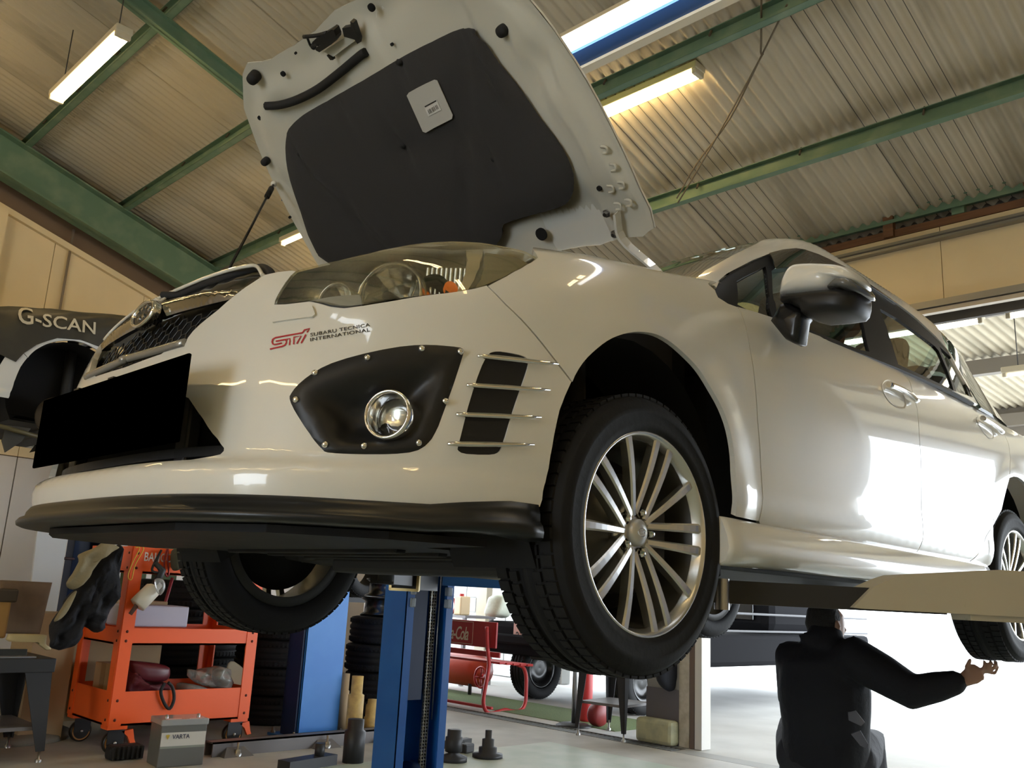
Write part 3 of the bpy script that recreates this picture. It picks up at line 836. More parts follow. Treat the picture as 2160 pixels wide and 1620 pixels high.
# ---- black lip spoiler
nS = 40; s_end = bump_bottom[0][0] - .004
ss = np.linspace(0, s_end, nS)
vbot = np.interp(ss, sorted([q[0] for q in bump_bottom]), [b for a, b in sorted(bump_bottom)])
Pb = LOW.pos(ss, vbot); Nb = LOW.nrm(ss, np.full(nS, 5.0)); Nb[:, 2] = 0; Nb /= np.linalg.norm(Nb, axis=1)[:, None]
prof = [(-.03, .010), (.004, .002), (.012, -.010), (.014, -.020), (.026, -.026), (.032, -.034), (.030, -.042), (.020, -.046), (-.05, -.046), (-.12, -.040)]
vs = []; fs = []
full = [(Pb[i], Nb[i], i) for i in range(nS - 1, -1, -1)] + [(Pb[i] * [1, -1, 1], Nb[i] * [1, -1, 1], i) for i in range(1, nS)]
for p, n, i in full:
    k = 1 + .75 * sstep(.85, 1.25, ss[i]); o_ = 1 - .5 * sstep(.95, 1.28, ss[i])
    for a, b in prof: vs.append((p[0] + n[0] * a * o_, p[1] + n[1] * a * o_, p[2] + b * k))
m_ = len(prof)
for i in range(len(full) - 1):
    for k in range(m_ - 1): fs.append((i * m_ + k, i * m_ + k + 1, i * m_ + m_ + k + 1, i * m_ + m_ + k))
LIPM = mat('lip_black', (.010, .011, .013), .33)
bl = MB().add(vs, fs, True); bl.f.append(list(range(m_))); bl.sm.append(False); bl.f.append(list(range(len(vs) - m_, len(vs)))); bl.sm.append(False)
bl.build('lip_spoiler', LIPM, car)
# ------------------------------------------------------------------ open bonnet
HX, HZ0, HZ1, HTH = .23, .975, 1.12, 54
MH = Matrix.Translation((HX, .022, HZ1)) @ Matrix.Rotation(math.radians(HTH), 4, 'Y') @ Matrix.Translation((-HX, 0, -HZ0))
half = LOW.top([(-.692, 0), (-.678, -.12), (-.678, -.24), (-.682, -.36), (-.690, -.40), (-.708, -.450), (-.690, -.495), (-.655, -.535), (-.60, -.592), (-.48, -.652), (-.35, -.692), (-.2, -.716), (-.08, -.724), (.06, -.728), (.18, -.728), (.235, -.712), (.25, -.66), (.24, -.5), (.22, -.3), (.205, -.15), (.20, 0)])
half[0] = (0, half[0][1]); half[-1] = (0, half[-1][1])
hl_ = [(a, b * VS) for a, b in half]
hl_open = hl_
hood = panel('hood', LOW, half, off=0, thick=.006, both=True, m=PAINT, parent=car, grid=.035, M=MH)
def hooddish(s, v, V):
    d = _dist(np.stack([np.abs(V[:, 0]), V[:, 1]], 1), hl_open, False)
    V2 = np.stack([np.abs(V[:, 0]), V[:, 1]], 1); o = -.004 - .026 * np.clip((d - .03) / .03, 0, 1)
    for c, r, a in HOODRIB:
        e = _dist(V, [(p, q * VS) for p, q in c], False); o += a * np.exp(-(e / r) ** 4)
    return o
def H_(crop, *pts): return LOW.pix2(px(crop, *pts), MH)
HOODRIB = [(H_('J', (1000, 200), (1250, 110), (1440, 55)), .035, .016), (H_('J', (560, 470), (660, 400), (760, 320)), .03, .014), (H_('J', (365, 700), (400, 850), (440, 1000)), .018, .016), (H_('J', (350, 500), (400, 470), (470, 440)), .02, .010), (H_('K', (640, 380), (720, 340)), .018, .020), (H_('K', (560, 240), (700, 430), (880, 700), (960, 860)), .014, -.010), (H_('J', (270, 690), (320, 860)), .008, .010), (H_('K', (700, 1280), (900, 1300), (1000, 1290)), .04, .010), (H_('J', (380, 1080), (470, 1060)), .02, .014)]
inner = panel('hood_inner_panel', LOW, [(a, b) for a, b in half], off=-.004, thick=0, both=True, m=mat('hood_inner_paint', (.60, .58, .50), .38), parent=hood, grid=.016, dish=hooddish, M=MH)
def H_(crop, *pts): return LOW.pix2(px(crop, *pts), MH)
def hood_pts(crop, pts, off):
    sv = H_(crop, *pts); s = np.array([a for a, b in sv]); v = np.array([b for a, b in sv])
    P = LOW.pos(s, v); N = LOW.nrm(s, v); M3 = MH.to_3x3()
    return [MH @ Vector(p + n * off) for p, n in zip(P, N)], [-(M3 @ Vector(n)) for n in N]
pad = H_('J', (458, 760), (475, 705), (560, 625), (700, 545), (900, 430), (1100, 310), (1300, 205), (1420, 145), (1490, 130), (1550, 145), (1610, 210), (1680, 320), (1800, 470), (1915, 640), (2035, 800), (2090, 910), (2105, 1005), (2085, 1090), (2015, 1150), (1835, 1200), (1700, 1245))
pad += LOW.top([(.105, -.200), (.135, -.150), (.145, -.06)]) + [(-q[0], q[1]) for q in LOW.top([(.145, -.06), (.135, -.150), (.105, -.200), (.082, -.24), (.082, -.33), (.085, -.47), (.06, -.56)])] + H_('J', (640, 1430), (540, 1180), (480, 1000), (458, 880))
pad = smooth(pad, 2, True)
pl_ = [(a, b * VS) for a, b in pad]
creases = [H_('J', (1490, 230), (1500, 500), (1500, 900), (1500, 1300)), H_('J', (620, 930), (800, 1090)), H_('J', (930, 1210), (1090, 1370)), H_('J', (1110, 850), (1300, 800), (1480, 740)), H_('J', (1560, 150), (1600, 300), (1690, 420))]
clips = H_('J', (1130, 800), (860, 1190), (1645, 870), (540, 850), (1570, 290), (1110, 325), (770, 560), (1120, 430))
def paddish(s, v, V):
    d = _dist(V, pl_); o = -.016 * np.clip(d / .02, 0, 1) ** .6
    for i, c in enumerate(creases):
        e = _dist(V, [(a, b * VS) for a, b in c], False); o += (.012 if i in (0, 3) else -.014) * np.exp(-(e / (.010 if i in (0, 3) else .014)) ** 2)
    for a, b in clips:
        e = np.hypot(V[:, 0] - a, V[:, 1] - b * VS); o += .012 * np.exp(-(e / .020) ** 2)
    return o
FELT = mat('felt', (.042, .040, .040), .95, bump=(500, .3))
po = panel('insulation_pad', LOW, pad, off=-.046, thick=-.012, m=FELT, parent=hood, grid=.014, dish=paddish, M=MH)
(P, N) = hood_pts('J', [(1130, 800), (860, 1190), (1645, 870), (540, 850), (1570, 290), (1110, 325)], -.050)
for p, n in zip(P, N):
    MB().lathe([(0, .003), (.008, .002), (.011, -.004)], 14, frame(p, n)).build('pad_clip', RUBBER, hood)
lab = H_('J', (1178, 500), (1190, 482), (1335, 408), (1352, 412), (1440, 610), (1435, 632), (1285, 712), (1268, 705))
panel('sticker', LOW, lab, off=-.068, thick=-.002, m=mat('label_silver', (.52, .51, .47), .35), parent=hood, grid=.05, M=MH)
lab2 = H_('J', (1280, 562), (1352, 520), (1378, 580), (1304, 617))
st2 = panel('barcode_label', LOW, lab2, off=-.0705, thick=-.001, m=mat('label_white', (.72, .71, .68), .5), parent=hood, grid=.05, M=MH)
bars = MB()
for i, t in enumerate((.15, .25, .32, .45, .52, .62, .75, .84)):
    a = (1280 + (1352 - 1280) * t, 562 + (520 - 562) * t); q = []
    for (u, w) in ((.42, 0), (.85, 0), (.85, .035), (.42, .035)):
        q.append((a[0] + 25 * u + 72 * w, a[1] + 55 * u - 42 * w))
    P, N = hood_pts('J', q, -.0720); bars.add(P, [(0, 1, 2, 3)])
P, N = hood_pts('J', [(1284, 558), (1350, 522), (1353, 529), (1287, 565)], -.0720); bars.add(P, [(0, 1, 2, 3)])
bars.build('barcode', INK, hood)
# seal along the front cross member
def hood_tube(crop, pts, r, name, m, off=-.042, par=None):
    P, N = hood_pts(crop, pts, off); return MB().tube(smooth(P, 4), r, 8).build(name, m, par or hood)
hood_tube('J', [(335, 572), (420, 568), (520, 540), (640, 480), (760, 390), (880, 290), (915, 268)], .014, 'rubber_seal', RUBBER)
# latch striker and bracket
P, N = hood_pts('LA', [(640, 1030), (1200, 660), (1430, 750), (880, 1160)], -.045)
P2, _ = hood_pts('LA', [(640, 1030), (1200, 660), (1430, 750), (880, 1160)], -.025)
MB().add(P + P2, [(0, 1, 2, 3), (4, 5, 6, 7), (0, 4, 5, 1), (1, 5, 6, 2), (2, 6, 7, 3), (3, 7, 4, 0)]).build('latch_mount', MATS['hood_inner_paint'], hood)
def hood_plate(crop, pts, o0, o1, name, m):
    A, _ = hood_pts(crop, pts, o0); B, _ = hood_pts(crop, pts, o1); n = len(pts)
    return MB().add(A + B, [list(range(n)), list(range(n, 2 * n))[::-1]] + [(i, (i + 1) % n, n + (i + 1) % n, n + i) for i in range(n)]).build(name, m, hood)
hood_plate('LA', [(560, 620), (800, 480), (940, 385), (990, 410), (1050, 560), (1050, 640), (960, 760), (680, 945), (600, 900), (560, 850), (700, 780), (480, 690)], -.045, -.075, 'latch_lever', BLACKP)
hood_plate('LA', [(1125, 430), (1330, 400), (1310, 270), (1380, 310), (1520, 720), (1500, 825), (1430, 720), (1180, 640)], -.040, -.06, 'latch_bracket', BLACKP)
hood_plate('LA', [(740, 1110), (850, 1150), (885, 1225), (830, 1225)], -.035, -.05, 'latch_tab', BLACKP)
hood_tube('LA', [(250, 590), (560, 560), (800, 500)], .006, 'latch_hook', BLACKP, -.065)
hood_tube('LA', [(310, 610), (390, 810), (440, 830), (580, 800)], .004, 'latch_spring', BLACKP, -.060)
# rubber stops and holes
for nm, q, r, h, offm in (('rubber_stop', (255, 415), .020, .030, -.02), ('rubber_stop', (1700, 140), .017, .024, -.03), ('rubber_stop', (318, 903), .014, .02, -.02), ('drain_hole', (597, 240), .010, .001, -.031), ('drain_hole', (423, 397), .009, .001, -.031), ('drain_hole', (281, 655), .008, .001, -.024), ('drain_hole', (1050, 233), .005, .001, -.031), ('drain_hole', (495, 277), .004, .001, -.031),
                         ('drain_hole', (930, 17), .012, .001, -.031), ('drain_hole', (458, 1221), .005, .001, -.03), ('drain_hole', (1982, 530), .006, .001, -.031), ('drain_hole', (2230, 1048), .008, .001, -.031), ('drain_hole', (1897, 1313), .020, .001, -.031), ('drain_hole', (2436, 1433), .007, .001, -.02)):
    (p,), (n,) = hood_pts('J', [q], offm)
    MB().lathe([(0, h), (r * .9, h), (r, h * .6), (r, -.006)], 16, frame(p, n)).build(nm, RUBBER if nm == 'rubber_stop' else DARKIN, hood)
(p,), (n,) = hood_pts('J', [(345, 885)], -.03)
for q in ((980, 850), (1030, 950), (1075, 1050), (1115, 1150)):
    for e in ((0, 0), (62, -22)):
        P, N = hood_pts('K', [(q[0] - 15 + e[0], q[1] - 18 + e[1]), (q[0] + 18 + e[0], q[1] - 14 + e[1]), (q[0] + 22 + e[0], q[1] + 14 + e[1]), (q[0] - 5 + e[0], q[1] + 20 + e[1])], -.029)
        MB().tube(smooth(P, 3), .004, 6).build('pressed_bead', MATS['hood_inner_paint'], inner)
# hinge, drawn down to the cowl on both sides
for f in (1, -1):
    P, N = hood_pts('K', [(1085, 1190), (1120, 1180), (1150, 1330)], -.035)
    Q = [p for p in P]
    base = Vector((.30, -.70, .955))
    arm = [P[1], P[2], P[2] * .45 + base * .55 + Vector((.01, 0, .0)), base]
    pts = [Vector((p.x, p.y * f, p.z)) for p in smooth(arm, 4)]
    hb = MB()
    for i in range(len(pts) - 1):
        a, b = pts[i], pts[i + 1]; d = (b - a).normalized(); w = Vector((0, 1, 0)).cross(d).normalized() * .016; t = Vector((0, .004, 0))
        hb.add([a - w - t, a + w - t, b + w - t, b - w - t, a - w + t, a + w + t, b + w + t, b - w + t], [(0, 1, 2, 3), (7, 6, 5, 4), (0, 4, 5, 1), (1, 5, 6, 2), (2, 6, 7, 3), (3, 7, 4, 0)])
    ho = hb.build('hood_hinge', PAINT, car)
    P, N = hood_pts('K', [(1060, 1188), (1106, 1305)], -.032)
    for p, n in zip(P, N):
        M = frame((p.x, p.y * f, p.z), (n.x, n.y * f, n.z))
        MB().lathe([(0, .012), (.007, .012), (.008, .004), (.013, .003), (.013, 0)], 6, M, smooth=False).build('hinge_bolt', STEEL, ho)
# prop rod on the far side
(pt,), _ = hood_pts('I', [(1583, 1030)], -.03)
pb = at_y((479, 575), .30) - Vector((0, 0, LIFT))
rod = MB().tube([pt, pb], .0045, 8).build('prop_rod', mat('rod_black', (.03, .03, .03), .35, metal=.5), car)
d = (pb - pt); MB().tube([pt + d * .06, pt + d * .17], .010, 10).build('rod_grip', RUBBER, rod)
MB().sphere(pt, .012, 10).build('rod_clip', PAINT, rod)
# slam panel and engine bay tub
MB().cbox((-.62, 0, .70), (.08, .80, .06), None, .012).build('slam_panel', BLACKP, car)
bay = MB(); bay.box((-.62, -.50, .24), (.34, .50, .30)); bay.box((-.68, -.46, .24), (-.64, .46, .66)); bay.box((.30, -.70, .24), (.36, .70, .92))
for f in (1, -1): bay.box((-.40, min(f * .50, f * .54), .24), (.34, max(f * .50, f * .54), .70))
bay.build('engine_bay', DARKIN, car)
# ------------------------------------------------------------------ wheels, underbody, mirrors, handles, skirts, cabin
TYRE = mat('tyre_rubber', (.009, .009, .010), .72, bump=(60, .12), spec=.3)
ALLOY = mat('alloy_silver', (.70, .70, .68), .27, metal=.9)
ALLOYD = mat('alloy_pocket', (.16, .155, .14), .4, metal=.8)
def spoke_mesh(hw0, hw1, off0, off1):
    """one spoke along +x: hub width/offset -> rim width/offset"""
    b = MB(); st = []
    for k in range(9):
        t = k / 8; r = .040 + t * .183
        w = hw0 + (hw1 - hw0) * t ** 1.3; o = off0 + (off1 - off0) * t; z = .064 + .014 * math.sin(t * PI * .6) + .012 * t
        dp = .030 - .006 * t
        st.append([(r, o - w, z - .004), (r, o - w * .62, z), (r, o + w * .62, z), (r, o + w, z - .004), (r, o + w * .8, z - dp), (r, o - w * .8, z - dp)])
    vs = [p for s in st for p in s]; fs = []
    for i in range(8):
        for k in range(6):
            l = (k + 1) % 6; fs.append((i * 6 + k, i * 6 + l, i * 6 + 6 + l, i * 6 + 6 + k))
    fs += [list(range(6)), list(range(48, 54))[::-1]]
    return b.add(vs, fs, False).mesh('spoke')
def make_wheel():
    prof = [(.226, -.085), (.232, -.098), (.250, -.1035), (.275, -.1045), (.298, -.098), (.309, -.088)]
    tread = []
    for z in np.linspace(-.083, .083, 34):
        g = any(abs(z - q) < .0055 for q in (-.05, -.018, .018, .05)); r = .3185 - .006 * (abs(z) / .083) ** 4
        tread.append((r - (.008 if g else 0), float(z)))
    prof += tread + [(.309, .088), (.303, .0945), (.3025, .0955), (.298, .098), (.285, .1025), (.275, .1045), (.2735, .1036), (.250, .1035), (.240, .1015), (.239, .1000), (.232, .098), (.226, .085)]
    bw = MB().lathe(prof, 72)
    w = link('wheel', bw.mesh('wheel'), TYRE)
    blk = MB()                                   # shoulder blocks of the tread
    for i in range(72):
        a = 2 * PI * i / 72
        for sz in (-1, 1):
            M = Matrix.Rotation(a, 4, 'Z')
            blk.cbox((.3165, .0, sz * .068), (.007, .0225, .030), M)
            blk.cbox((.3180, .006, sz * .034), (.006, .021, .022), M)
    blk.build('tread_blocks', TYRE, w)['kind'] = 'stuff'
    MB().lathe([(.206, .040), (.200, -.02), (.205, -.070), (.231, -.090), (.228, -.097), (.196, -.095)], 64).build('rim_back', mat('rim_back_dark', (.02, .02, .02), .5, metal=.4), w)
    rim = MB().lathe([(.206, .045), (.214, .075), (.2215, .088), (.2265, .0985), (.2320, .0975), (.2330, .090)], 64)
    rim.build('rim', ALLOY, w)
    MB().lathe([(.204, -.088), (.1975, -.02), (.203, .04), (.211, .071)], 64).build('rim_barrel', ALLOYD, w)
    sp_pair = [spoke_mesh(.0085, .0125, s * .0185, s * .0275) for s in (-1, 1)]
    sp_one = spoke_mesh(.0075, .0120, 0, 0)
    for k in range(5):
        for me in sp_pair:
            o = link('spoke', me, ALLOY, w); o.rotation_euler = (0, 0, k * 2 * PI / 5)
        o = link('spoke', sp_one, ALLOY, w); o.rotation_euler = (0, 0, k * 2 * PI / 5 + PI / 5)
    hub = MB().lathe([(.0, .055), (.036, .057), (.062, .050), (.066, .03), (.05, .0)], 40); hub.build('hub', ALLOY, w)
    cap = MB().lathe([(0, .077), (.012, .0765), (.024, .074), (.0305, .069), (.032, .055)], 32).build('centre_cap', mat('cap_silver', (.60, .61, .62), .35, metal=.6), w)
    em = MB(); em.tube([(.015 * math.cos(t), .009 * math.sin(t), .0775) for t in [2 * PI * k / 24 for k in range(24)]], .0009, 5, False, None, True)
    for x, y in ((-.007, .002), (-.001, .004), (.005, .004), (.009, 0), (.003, -.003), (-.003, -.004)): em.cbox((x, y, .0775), (.003, .002, .0015))
    em.build('cap_emblem', CHROME, w)
    nut = MB().lathe([(0, .022), (.005, .021), (.0085, .016), (.009, 0)], 6, smooth=False).mesh('lug_nut')
    cup = MB().lathe([(.010, .0005), (.0145, .002), (.0150, .006), (.0135, .006), (.0125, .002)], 20).mesh('lug_pocket')
    for k in range(5):
        a = k * 2 * PI / 5
        o = link('lug_nut', nut, CHROME, w); o.location = (.050 * math.cos(a), .050 * math.sin(a), .052)
        o = link('lug_pocket', cup, GLOSSB, w); o.location = (.050 * math.cos(a), .050 * math.sin(a), .054)
    MB().lathe([(.0, .030), (.070, .030), (.072, .012), (.138, .012), (.138, -.012), (.06, -.012)], 48).build('brake_disc', mat('disc_steel', (.10, .10, .10), .45, metal=.9), w)
    MB().cbox((.125, 0, 0), (.05, .13, .075), None, .01).build('brake_caliper', mat('caliper', (.08, .08, .085), .5, metal=.5), w)
    MB().lathe([(.0, -.02), (.17, -.02), (.175, -.03), (.0, -.03)], 40).build('dust_shield', DARKIN, w)
    return w
w0 = make_wheel(); WZ = .318 - .07
wheel_R = Matrix.Rotation(PI / 2, 4, 'X')             # local z -> -y (outwards on the left)
for i, (x, y) in enumerate(((0, -.755), (2.645, -.755), (0, .755), (2.645, .755))):
    o = w0 if i == 0 else copy_tree(w0)
    o.parent = car
    R = Matrix.Rotation(PI / 2, 4, 'X') if y < 0 else Matrix.Rotation(-PI / 2, 4, 'X')
    o.matrix_local = Matrix.Translation((x, y, WZ)) @ R
    # hub carrier, strut, lower arm: what the wheel hangs on
    f = 1 if y > 0 else -1
    b = MB(); b.tube([(x, f * .70, WZ), (x, f * .56, WZ + .02)], .045, 12); b.tube([(x + .03, f * .60, WZ), (x + .05, f * .56, .80)], .03, 10)
    b.build('suspension_strut', mat('cast_iron', (.025, .024, .023), .7), car)
    b = MB(); b.tube([(x, f * .66, WZ - .05), (x + .05, f * .50, .19), (x + .22, f * .34, .20)], [.022, .03, .025], 8); b.tube([(x + .02, f * .60, WZ - .06), (x - .06, f * .34, .205)], .02, 8)
    b.build('control_arm', MATS['cast_iron'], car)
    b = MB(); n = 20                                         # wheel-arch liner
    vs = []; fs = []
    for k in range(n + 1):
        a = -.18 * PI + 1.36 * PI * k / n
        for yy in (.795, .54): vs.append((x + .365 * math.cos(a), f * yy, .345 + .365 * math.sin(a)))
    for k in range(n): fs.append((2 * k, 2 * k + 1, 2 * k + 3, 2 * k + 2))
    b.add(vs, fs, True); vs2 = [(x, f * .54, .345)] + [v for v in vs[1::2]]
    b.add(vs2, [(0, k + 1, k + 2) for k in range(n)])
    b.build('wheel_arch_liner', DARKIN, car)
# underbody
UND = mat('underbody_black', (.006, .006, .007), .6, spec=.25, noise=(6, (.022, .02, .018), .45, .75))
ud = MB()
pl = [(-.88, -.35), (-.80, -.56), (-.62, -.70), (-.42, -.76), (-.40, -.55), (.35, -.50), (.35, .50), (-.40, .55), (-.42, .76), (-.62, .70), (-.80, .56), (-.88, .35)]
ud.prism(pl, .185, .200); ud.build('undertray', UND, car)
b = MB()
for k in range(5): b.cbox((-.35 + .13 * k, 0, .182), (.03, .8, .012), None, .004)
b.build('undertray_ribs', UND, car)
b = MB(); b.cbox((1.45, 0, .215), (2.3, 1.25, .03), None, .01); b.cbox((2.95, 0, .24), (.9, 1.1, .04), None, .01); b.build('floor_pan', UND, car)
MB().cbox((.10, 0, .165), (.16, .86, .05), None, .015).build('subframe', MATS['cast_iron'], car); MB().cbox((2.55, 0, .20), (.14, .90, .04), None, .012).build('subframe', MATS['cast_iron'], car)
b = MB(); b.tube(smooth([(.3, .05, .17), (.9, .12, .165), (1.8, .12, .165), (2.5, .2, .18), (3.2, .4, .2)], 5), .028, 10); b.build('exhaust_pipe', mat('exhaust_steel', (.22, .18, .14), .4, metal=.9), car)
b = MB(); b.tube([(1.2, .12, .165), (1.7, .12, .165)], [.06, .06], 12); b.build('exhaust_silencer', MATS['exhaust_steel'], car)
# side skirts
for f in (-1, 1):
    sec = [(.790, .200), (.852, .192), (.882, .205), (.893, .235), (.888, .262), (.872, .300), (.862, .312), (.842, .315), (.80, .315)]
    xs = [.285, .30, .36, .50, 1.2, 1.9, 2.16, 2.22]; vs = []; fs = []
    for i, x in enumerate(xs):
        k = (.90, 1.0, 1.0, .99, .985, .985, .98, .95)[i]
        for y, z in sec: vs.append((x, f * (.80 + (y - .80) * (1.0 if k > .96 else k)), .255 + (z - .255) * (1.0 if i < 3 else .96)))
    m_ = len(sec)
    for i in range(len(xs) - 1):
        for k in range(m_ - 1): fs.append((i * m_ + k, i * m_ + k + 1, i * m_ + m_ + k + 1, i * m_ + m_ + k))
    b = MB().add(vs, fs, True); b.f += [list(range(m_)), list(range(len(vs) - m_, len(vs)))]; b.sm += [False, False]
    sk = b.build('side_skirt', PAINT, car)
    for y, z in ((.835, .280), (.842, .222)):
        MB().lathe([(0, .003), (.008, .002), (.010, 0), (.010, -.01)], 14, frame((.284, f * y, z), (-1, 0, 0))).build('skirt_bolt', BLACKP, sk)
    b = MB()
    b.cbox((.42, f * .70, .19), (.09, .10, .04), None, .006); b.build('jacking_point', MATS['cast_iron'], car)
# mirrors (outlines sighted in the plane of the housing)
def sightplane(crop, pts, X): return [((q := at_x(p, X)).y, q.z - LIFT) for p in px(crop, *pts)]
def pillow(outline, x0, layers, name, m, parent, f):
    cy = sum(p[0] for p in outline) / len(outline); cz = sum(p[1] for p in outline) / len(outline); n = len(outline); vs = []; fs = []
    for dx, k in layers:
        for y, z in outline: vs.append((x0 + dx, f * (cy + (y - cy) * k), cz + (z - cz) * k))
    for i in range(len(layers) - 1):
        for k in range(n): l = (k + 1) % n; fs.append((i * n + k, i * n + l, (i + 1) * n + l, (i + 1) * n + k))
    b = MB().add(vs, fs, True); b.f += [list(range(n)), list(range(len(vs) - n, len(vs)))]; b.sm += [False, True]
    return b.build(name, m, parent)
XM = .56
capo = smooth(sightplane('O', [(888, 750), (893, 690), (905, 620), (935, 540), (980, 465), (1040, 420), (1120, 402), (1300, 394), (1500, 403), (1620, 416), (1700, 450), (1745, 510), (1762, 580)], XM), 2) + sightplane('O', [(1640, 577), (1560, 592), (1510, 635), (1455, 692), (1100, 732)], XM)
lowo = sightplane('O', [(888, 748), (1100, 730), (1450, 692), (1600, 690), (1760, 705), (1758, 800), (1735, 890), (1690, 938), (1500, 968), (1250, 990), (1150, 965), (1130, 900), (960, 815), (885, 815)], XM)
sigo = sightplane('O', [(1508, 638), (1560, 592), (1640, 578), (1750, 588), (1788, 640), (1788, 705), (1600, 690), (1458, 692)], XM)
stko = sightplane('O', [(890, 835), (960, 812), (1130, 900), (1145, 960), (1118, 1000), (1078, 1268), (1020, 1276), (930, 1232), (772, 1035)], XM + .02)
LAY = [(.085, .93), (.07, .98), (.03, 1.0), (0, 1.0), (-.025, .97), (-.045, .90), (-.058, .78), (-.066, .58), (-.070, .3)]
for f in (1, -1):
    mo = pillow(capo, XM, LAY, 'door_mirror', PAINT, car, f)
    pillow(lowo, XM, [(a, b * .995) for a, b in LAY], 'mirror_shell', BLACKP, mo, f)
    pillow(sigo, XM - .004, LAY, 'mirror_turn_signal', mat('smoke_lens', (.12, .12, .12), .15, coat=.5), mo, f)
    pillow(stko, XM + .02, [(.04, .9), (.03, 1), (-.01, 1), (-.03, .9), (-.035, .6)], 'mirror_stalk', mat('stalk_black', (.012, .012, .013), .25), mo, f)
# handles
cups = [('Q', [(308, 1300), (318, 1258), (350, 1238), (400, 1250), (445, 1290), (480, 1350), (500, 1420), (495, 1468), (450, 1470), (390, 1440), (340, 1380)], [(330, 1288), (420, 1322), (500, 1368), (562, 1420)]),
        ('D', [(1565, 1060), (1575, 1037), (1600, 1032), (1625, 1050), (1645, 1090), (1660, 1140), (1658, 1165), (1630, 1160), (1595, 1115)], [(1580, 1058), (1620, 1080), (1660, 1108), (1690, 1135)])]
for crop, cu, barp in cups:
    sv = smooth(P_(crop, *cu), 2, True); cl = [(a, b * VS) for a, b in sv]
    P, N = surf_pt(crop, barp, .016)
    for f in (1, -1):
        F = MIRY if f < 0 else Matrix()
        co = panel('handle_cup', LOW, sv, off=.0015, thick=0, m=PAINT, parent=car, grid=.010, dish=lambda s, v, V: -.004 * np.clip(_dist(V, cl) / .02, 0, 1), mirror=(f < 0))
        MB().tube([F @ p for p in smooth(P, 4)], .0105, 10).build('handle_bar', CHROME if f > 0 else PAINT, co)
# cabin
CAB = mat('cabin_grey', (.02, .02, .022), .8)
b = MB(); b.cbox((1.75, 0, .50), (2.5, 1.36, .5)); b.cbox((.62, 0, .86), (.42, 1.36, .16), None, .04); b.build('cabin_tub', CAB, car)
for y in (-.36, .36):
    for x, nm in ((1.15, 'front_seat'), (2.05, 'rear_seat')):
        b = MB(); b.cbox((x, y, .66), (.50, .50, .16), None, .05)
        M = Matrix.Translation((x + .24, y, .70)) @ Matrix.Rotation(.35, 4, 'Y')
        b.cbox((0, 0, .26), (.14, .50, .56), M, .05); b.cbox((0, 0, .64), (.10, .26, .17), M, .04); b.build(nm, CAB, car)
b = MB(); b.tube([(.84 + .05 * math.sin(t), .36 + .18 * math.cos(t), .93 + .17 * math.sin(t)) for t in [2 * PI * k / 24 for k in range(24)]], .014, 8, False, None, True)
b.tube([(.84, .36, .93), (.70, .36, .88)], .025, 8); b.build('steering_wheel', CAB, car)
b = MB(); b.cbox((.95, 0, 1.25), (.03, .24, .06), None, .01); b.build('rear_view_mirror', CAB, car)
# ------------------------------------------------------------------ the workshop
XW = 4.40                        # plane of the rear door wall
ZE, RT = 3.76, math.tan(math.radians(17))
def roof_z(x): return ZE + (XW - x) * RT
CREAM = mat('cream_board', (.80, .655, .41), .6, noise=(1.5, (.72, .58, .35), .35, .75))
WHITEW = mat('white_board', (.74, .69, .64), .65, noise=(1.2, (.62, .57, .52), .35, .8))
GREEN = mat('green_steel', (.13, .215, .14), .55, noise=(5, (.24, .31, .20), .45, .85))
BROWN = mat('brown_timber', (.20, .095, .045), .7, noise=(14, (.12, .06, .03), .35, .75, (1, .2, 4)))
CONC = mat('concrete_floor', (.47, .46, .42), .55, noise=(3.0, (.34, .33, .30), .35, .75), bump=(30, .08))
CONCO = mat('outdoor_concrete', (.55, .55, .53), .8, noise=(2.0, (.45, .45, .43), .35, .75))
SLATE = mat('slate_sheet', (.56, .49, .36), .8, noise=(1.6, (.22, .19, .13), .50, .85, (.5, 2.2, 1)))
ALUM = mat('door_rail', (.30, .28, .24), .4, metal=.7)

# floor
fl = MB().box((-7.5, -6.5, -.12), (4.12, 6.9, 0)).build('floor', CONC, kind='structure')
MB().box((4.30, -6.5, -.12), (30, 26, -.004)).build('ground_outside', CONCO, kind='structure')
gut = MB().box((4.12, -6.5, -.12), (4.30, 6.9, -.05)).build('floor_gutter', CONC, kind='structure')
# painted bay on the floor
gp = MB().box((-7.0, -4.5, .0), (3.6, 2.68, .0015)).build('trim_1', mat('green_floor_paint', (.40, .47, .40), .45, noise=(4, (.52, .55, .49), .4, .7)), kind='structure')
# grating over the gutter, bar by bar where it can be told apart
grate = empty('gutter_grating', (4.21, 3.9, 0), 0, 'grey steel grating over the floor gutter under the red bench', 'grating')
GRT = mat('galvanised', (.20, .20, .19), .5, metal=.7)
barm = MB().box((-.085, -.008, -.025), (.085, .008, -.001)).mesh('grating_bar')
for k in range(66):
    o = link('grating_bar', barm, GRT, grate); o.location = (0, -1.9 + k * .045, 0)
for sx in (-1, 1): MB().box((sx * .088 - .006, -1.95, -.028), (sx * .088 + .006, 1.1, .003)).build('grating_edge', GRT, grate)
MB().box((4.12, -6.5, -.03), (4.30, 1.95, .001)).build('trim_2', mat('gutter_cover', (.30, .30, .28), .6), kind='structure')
MB().box((4.12, 5.02, -.03), (4.30, 6.9, .001)).build('trim_3', MATS['gutter_cover'], kind='structure')

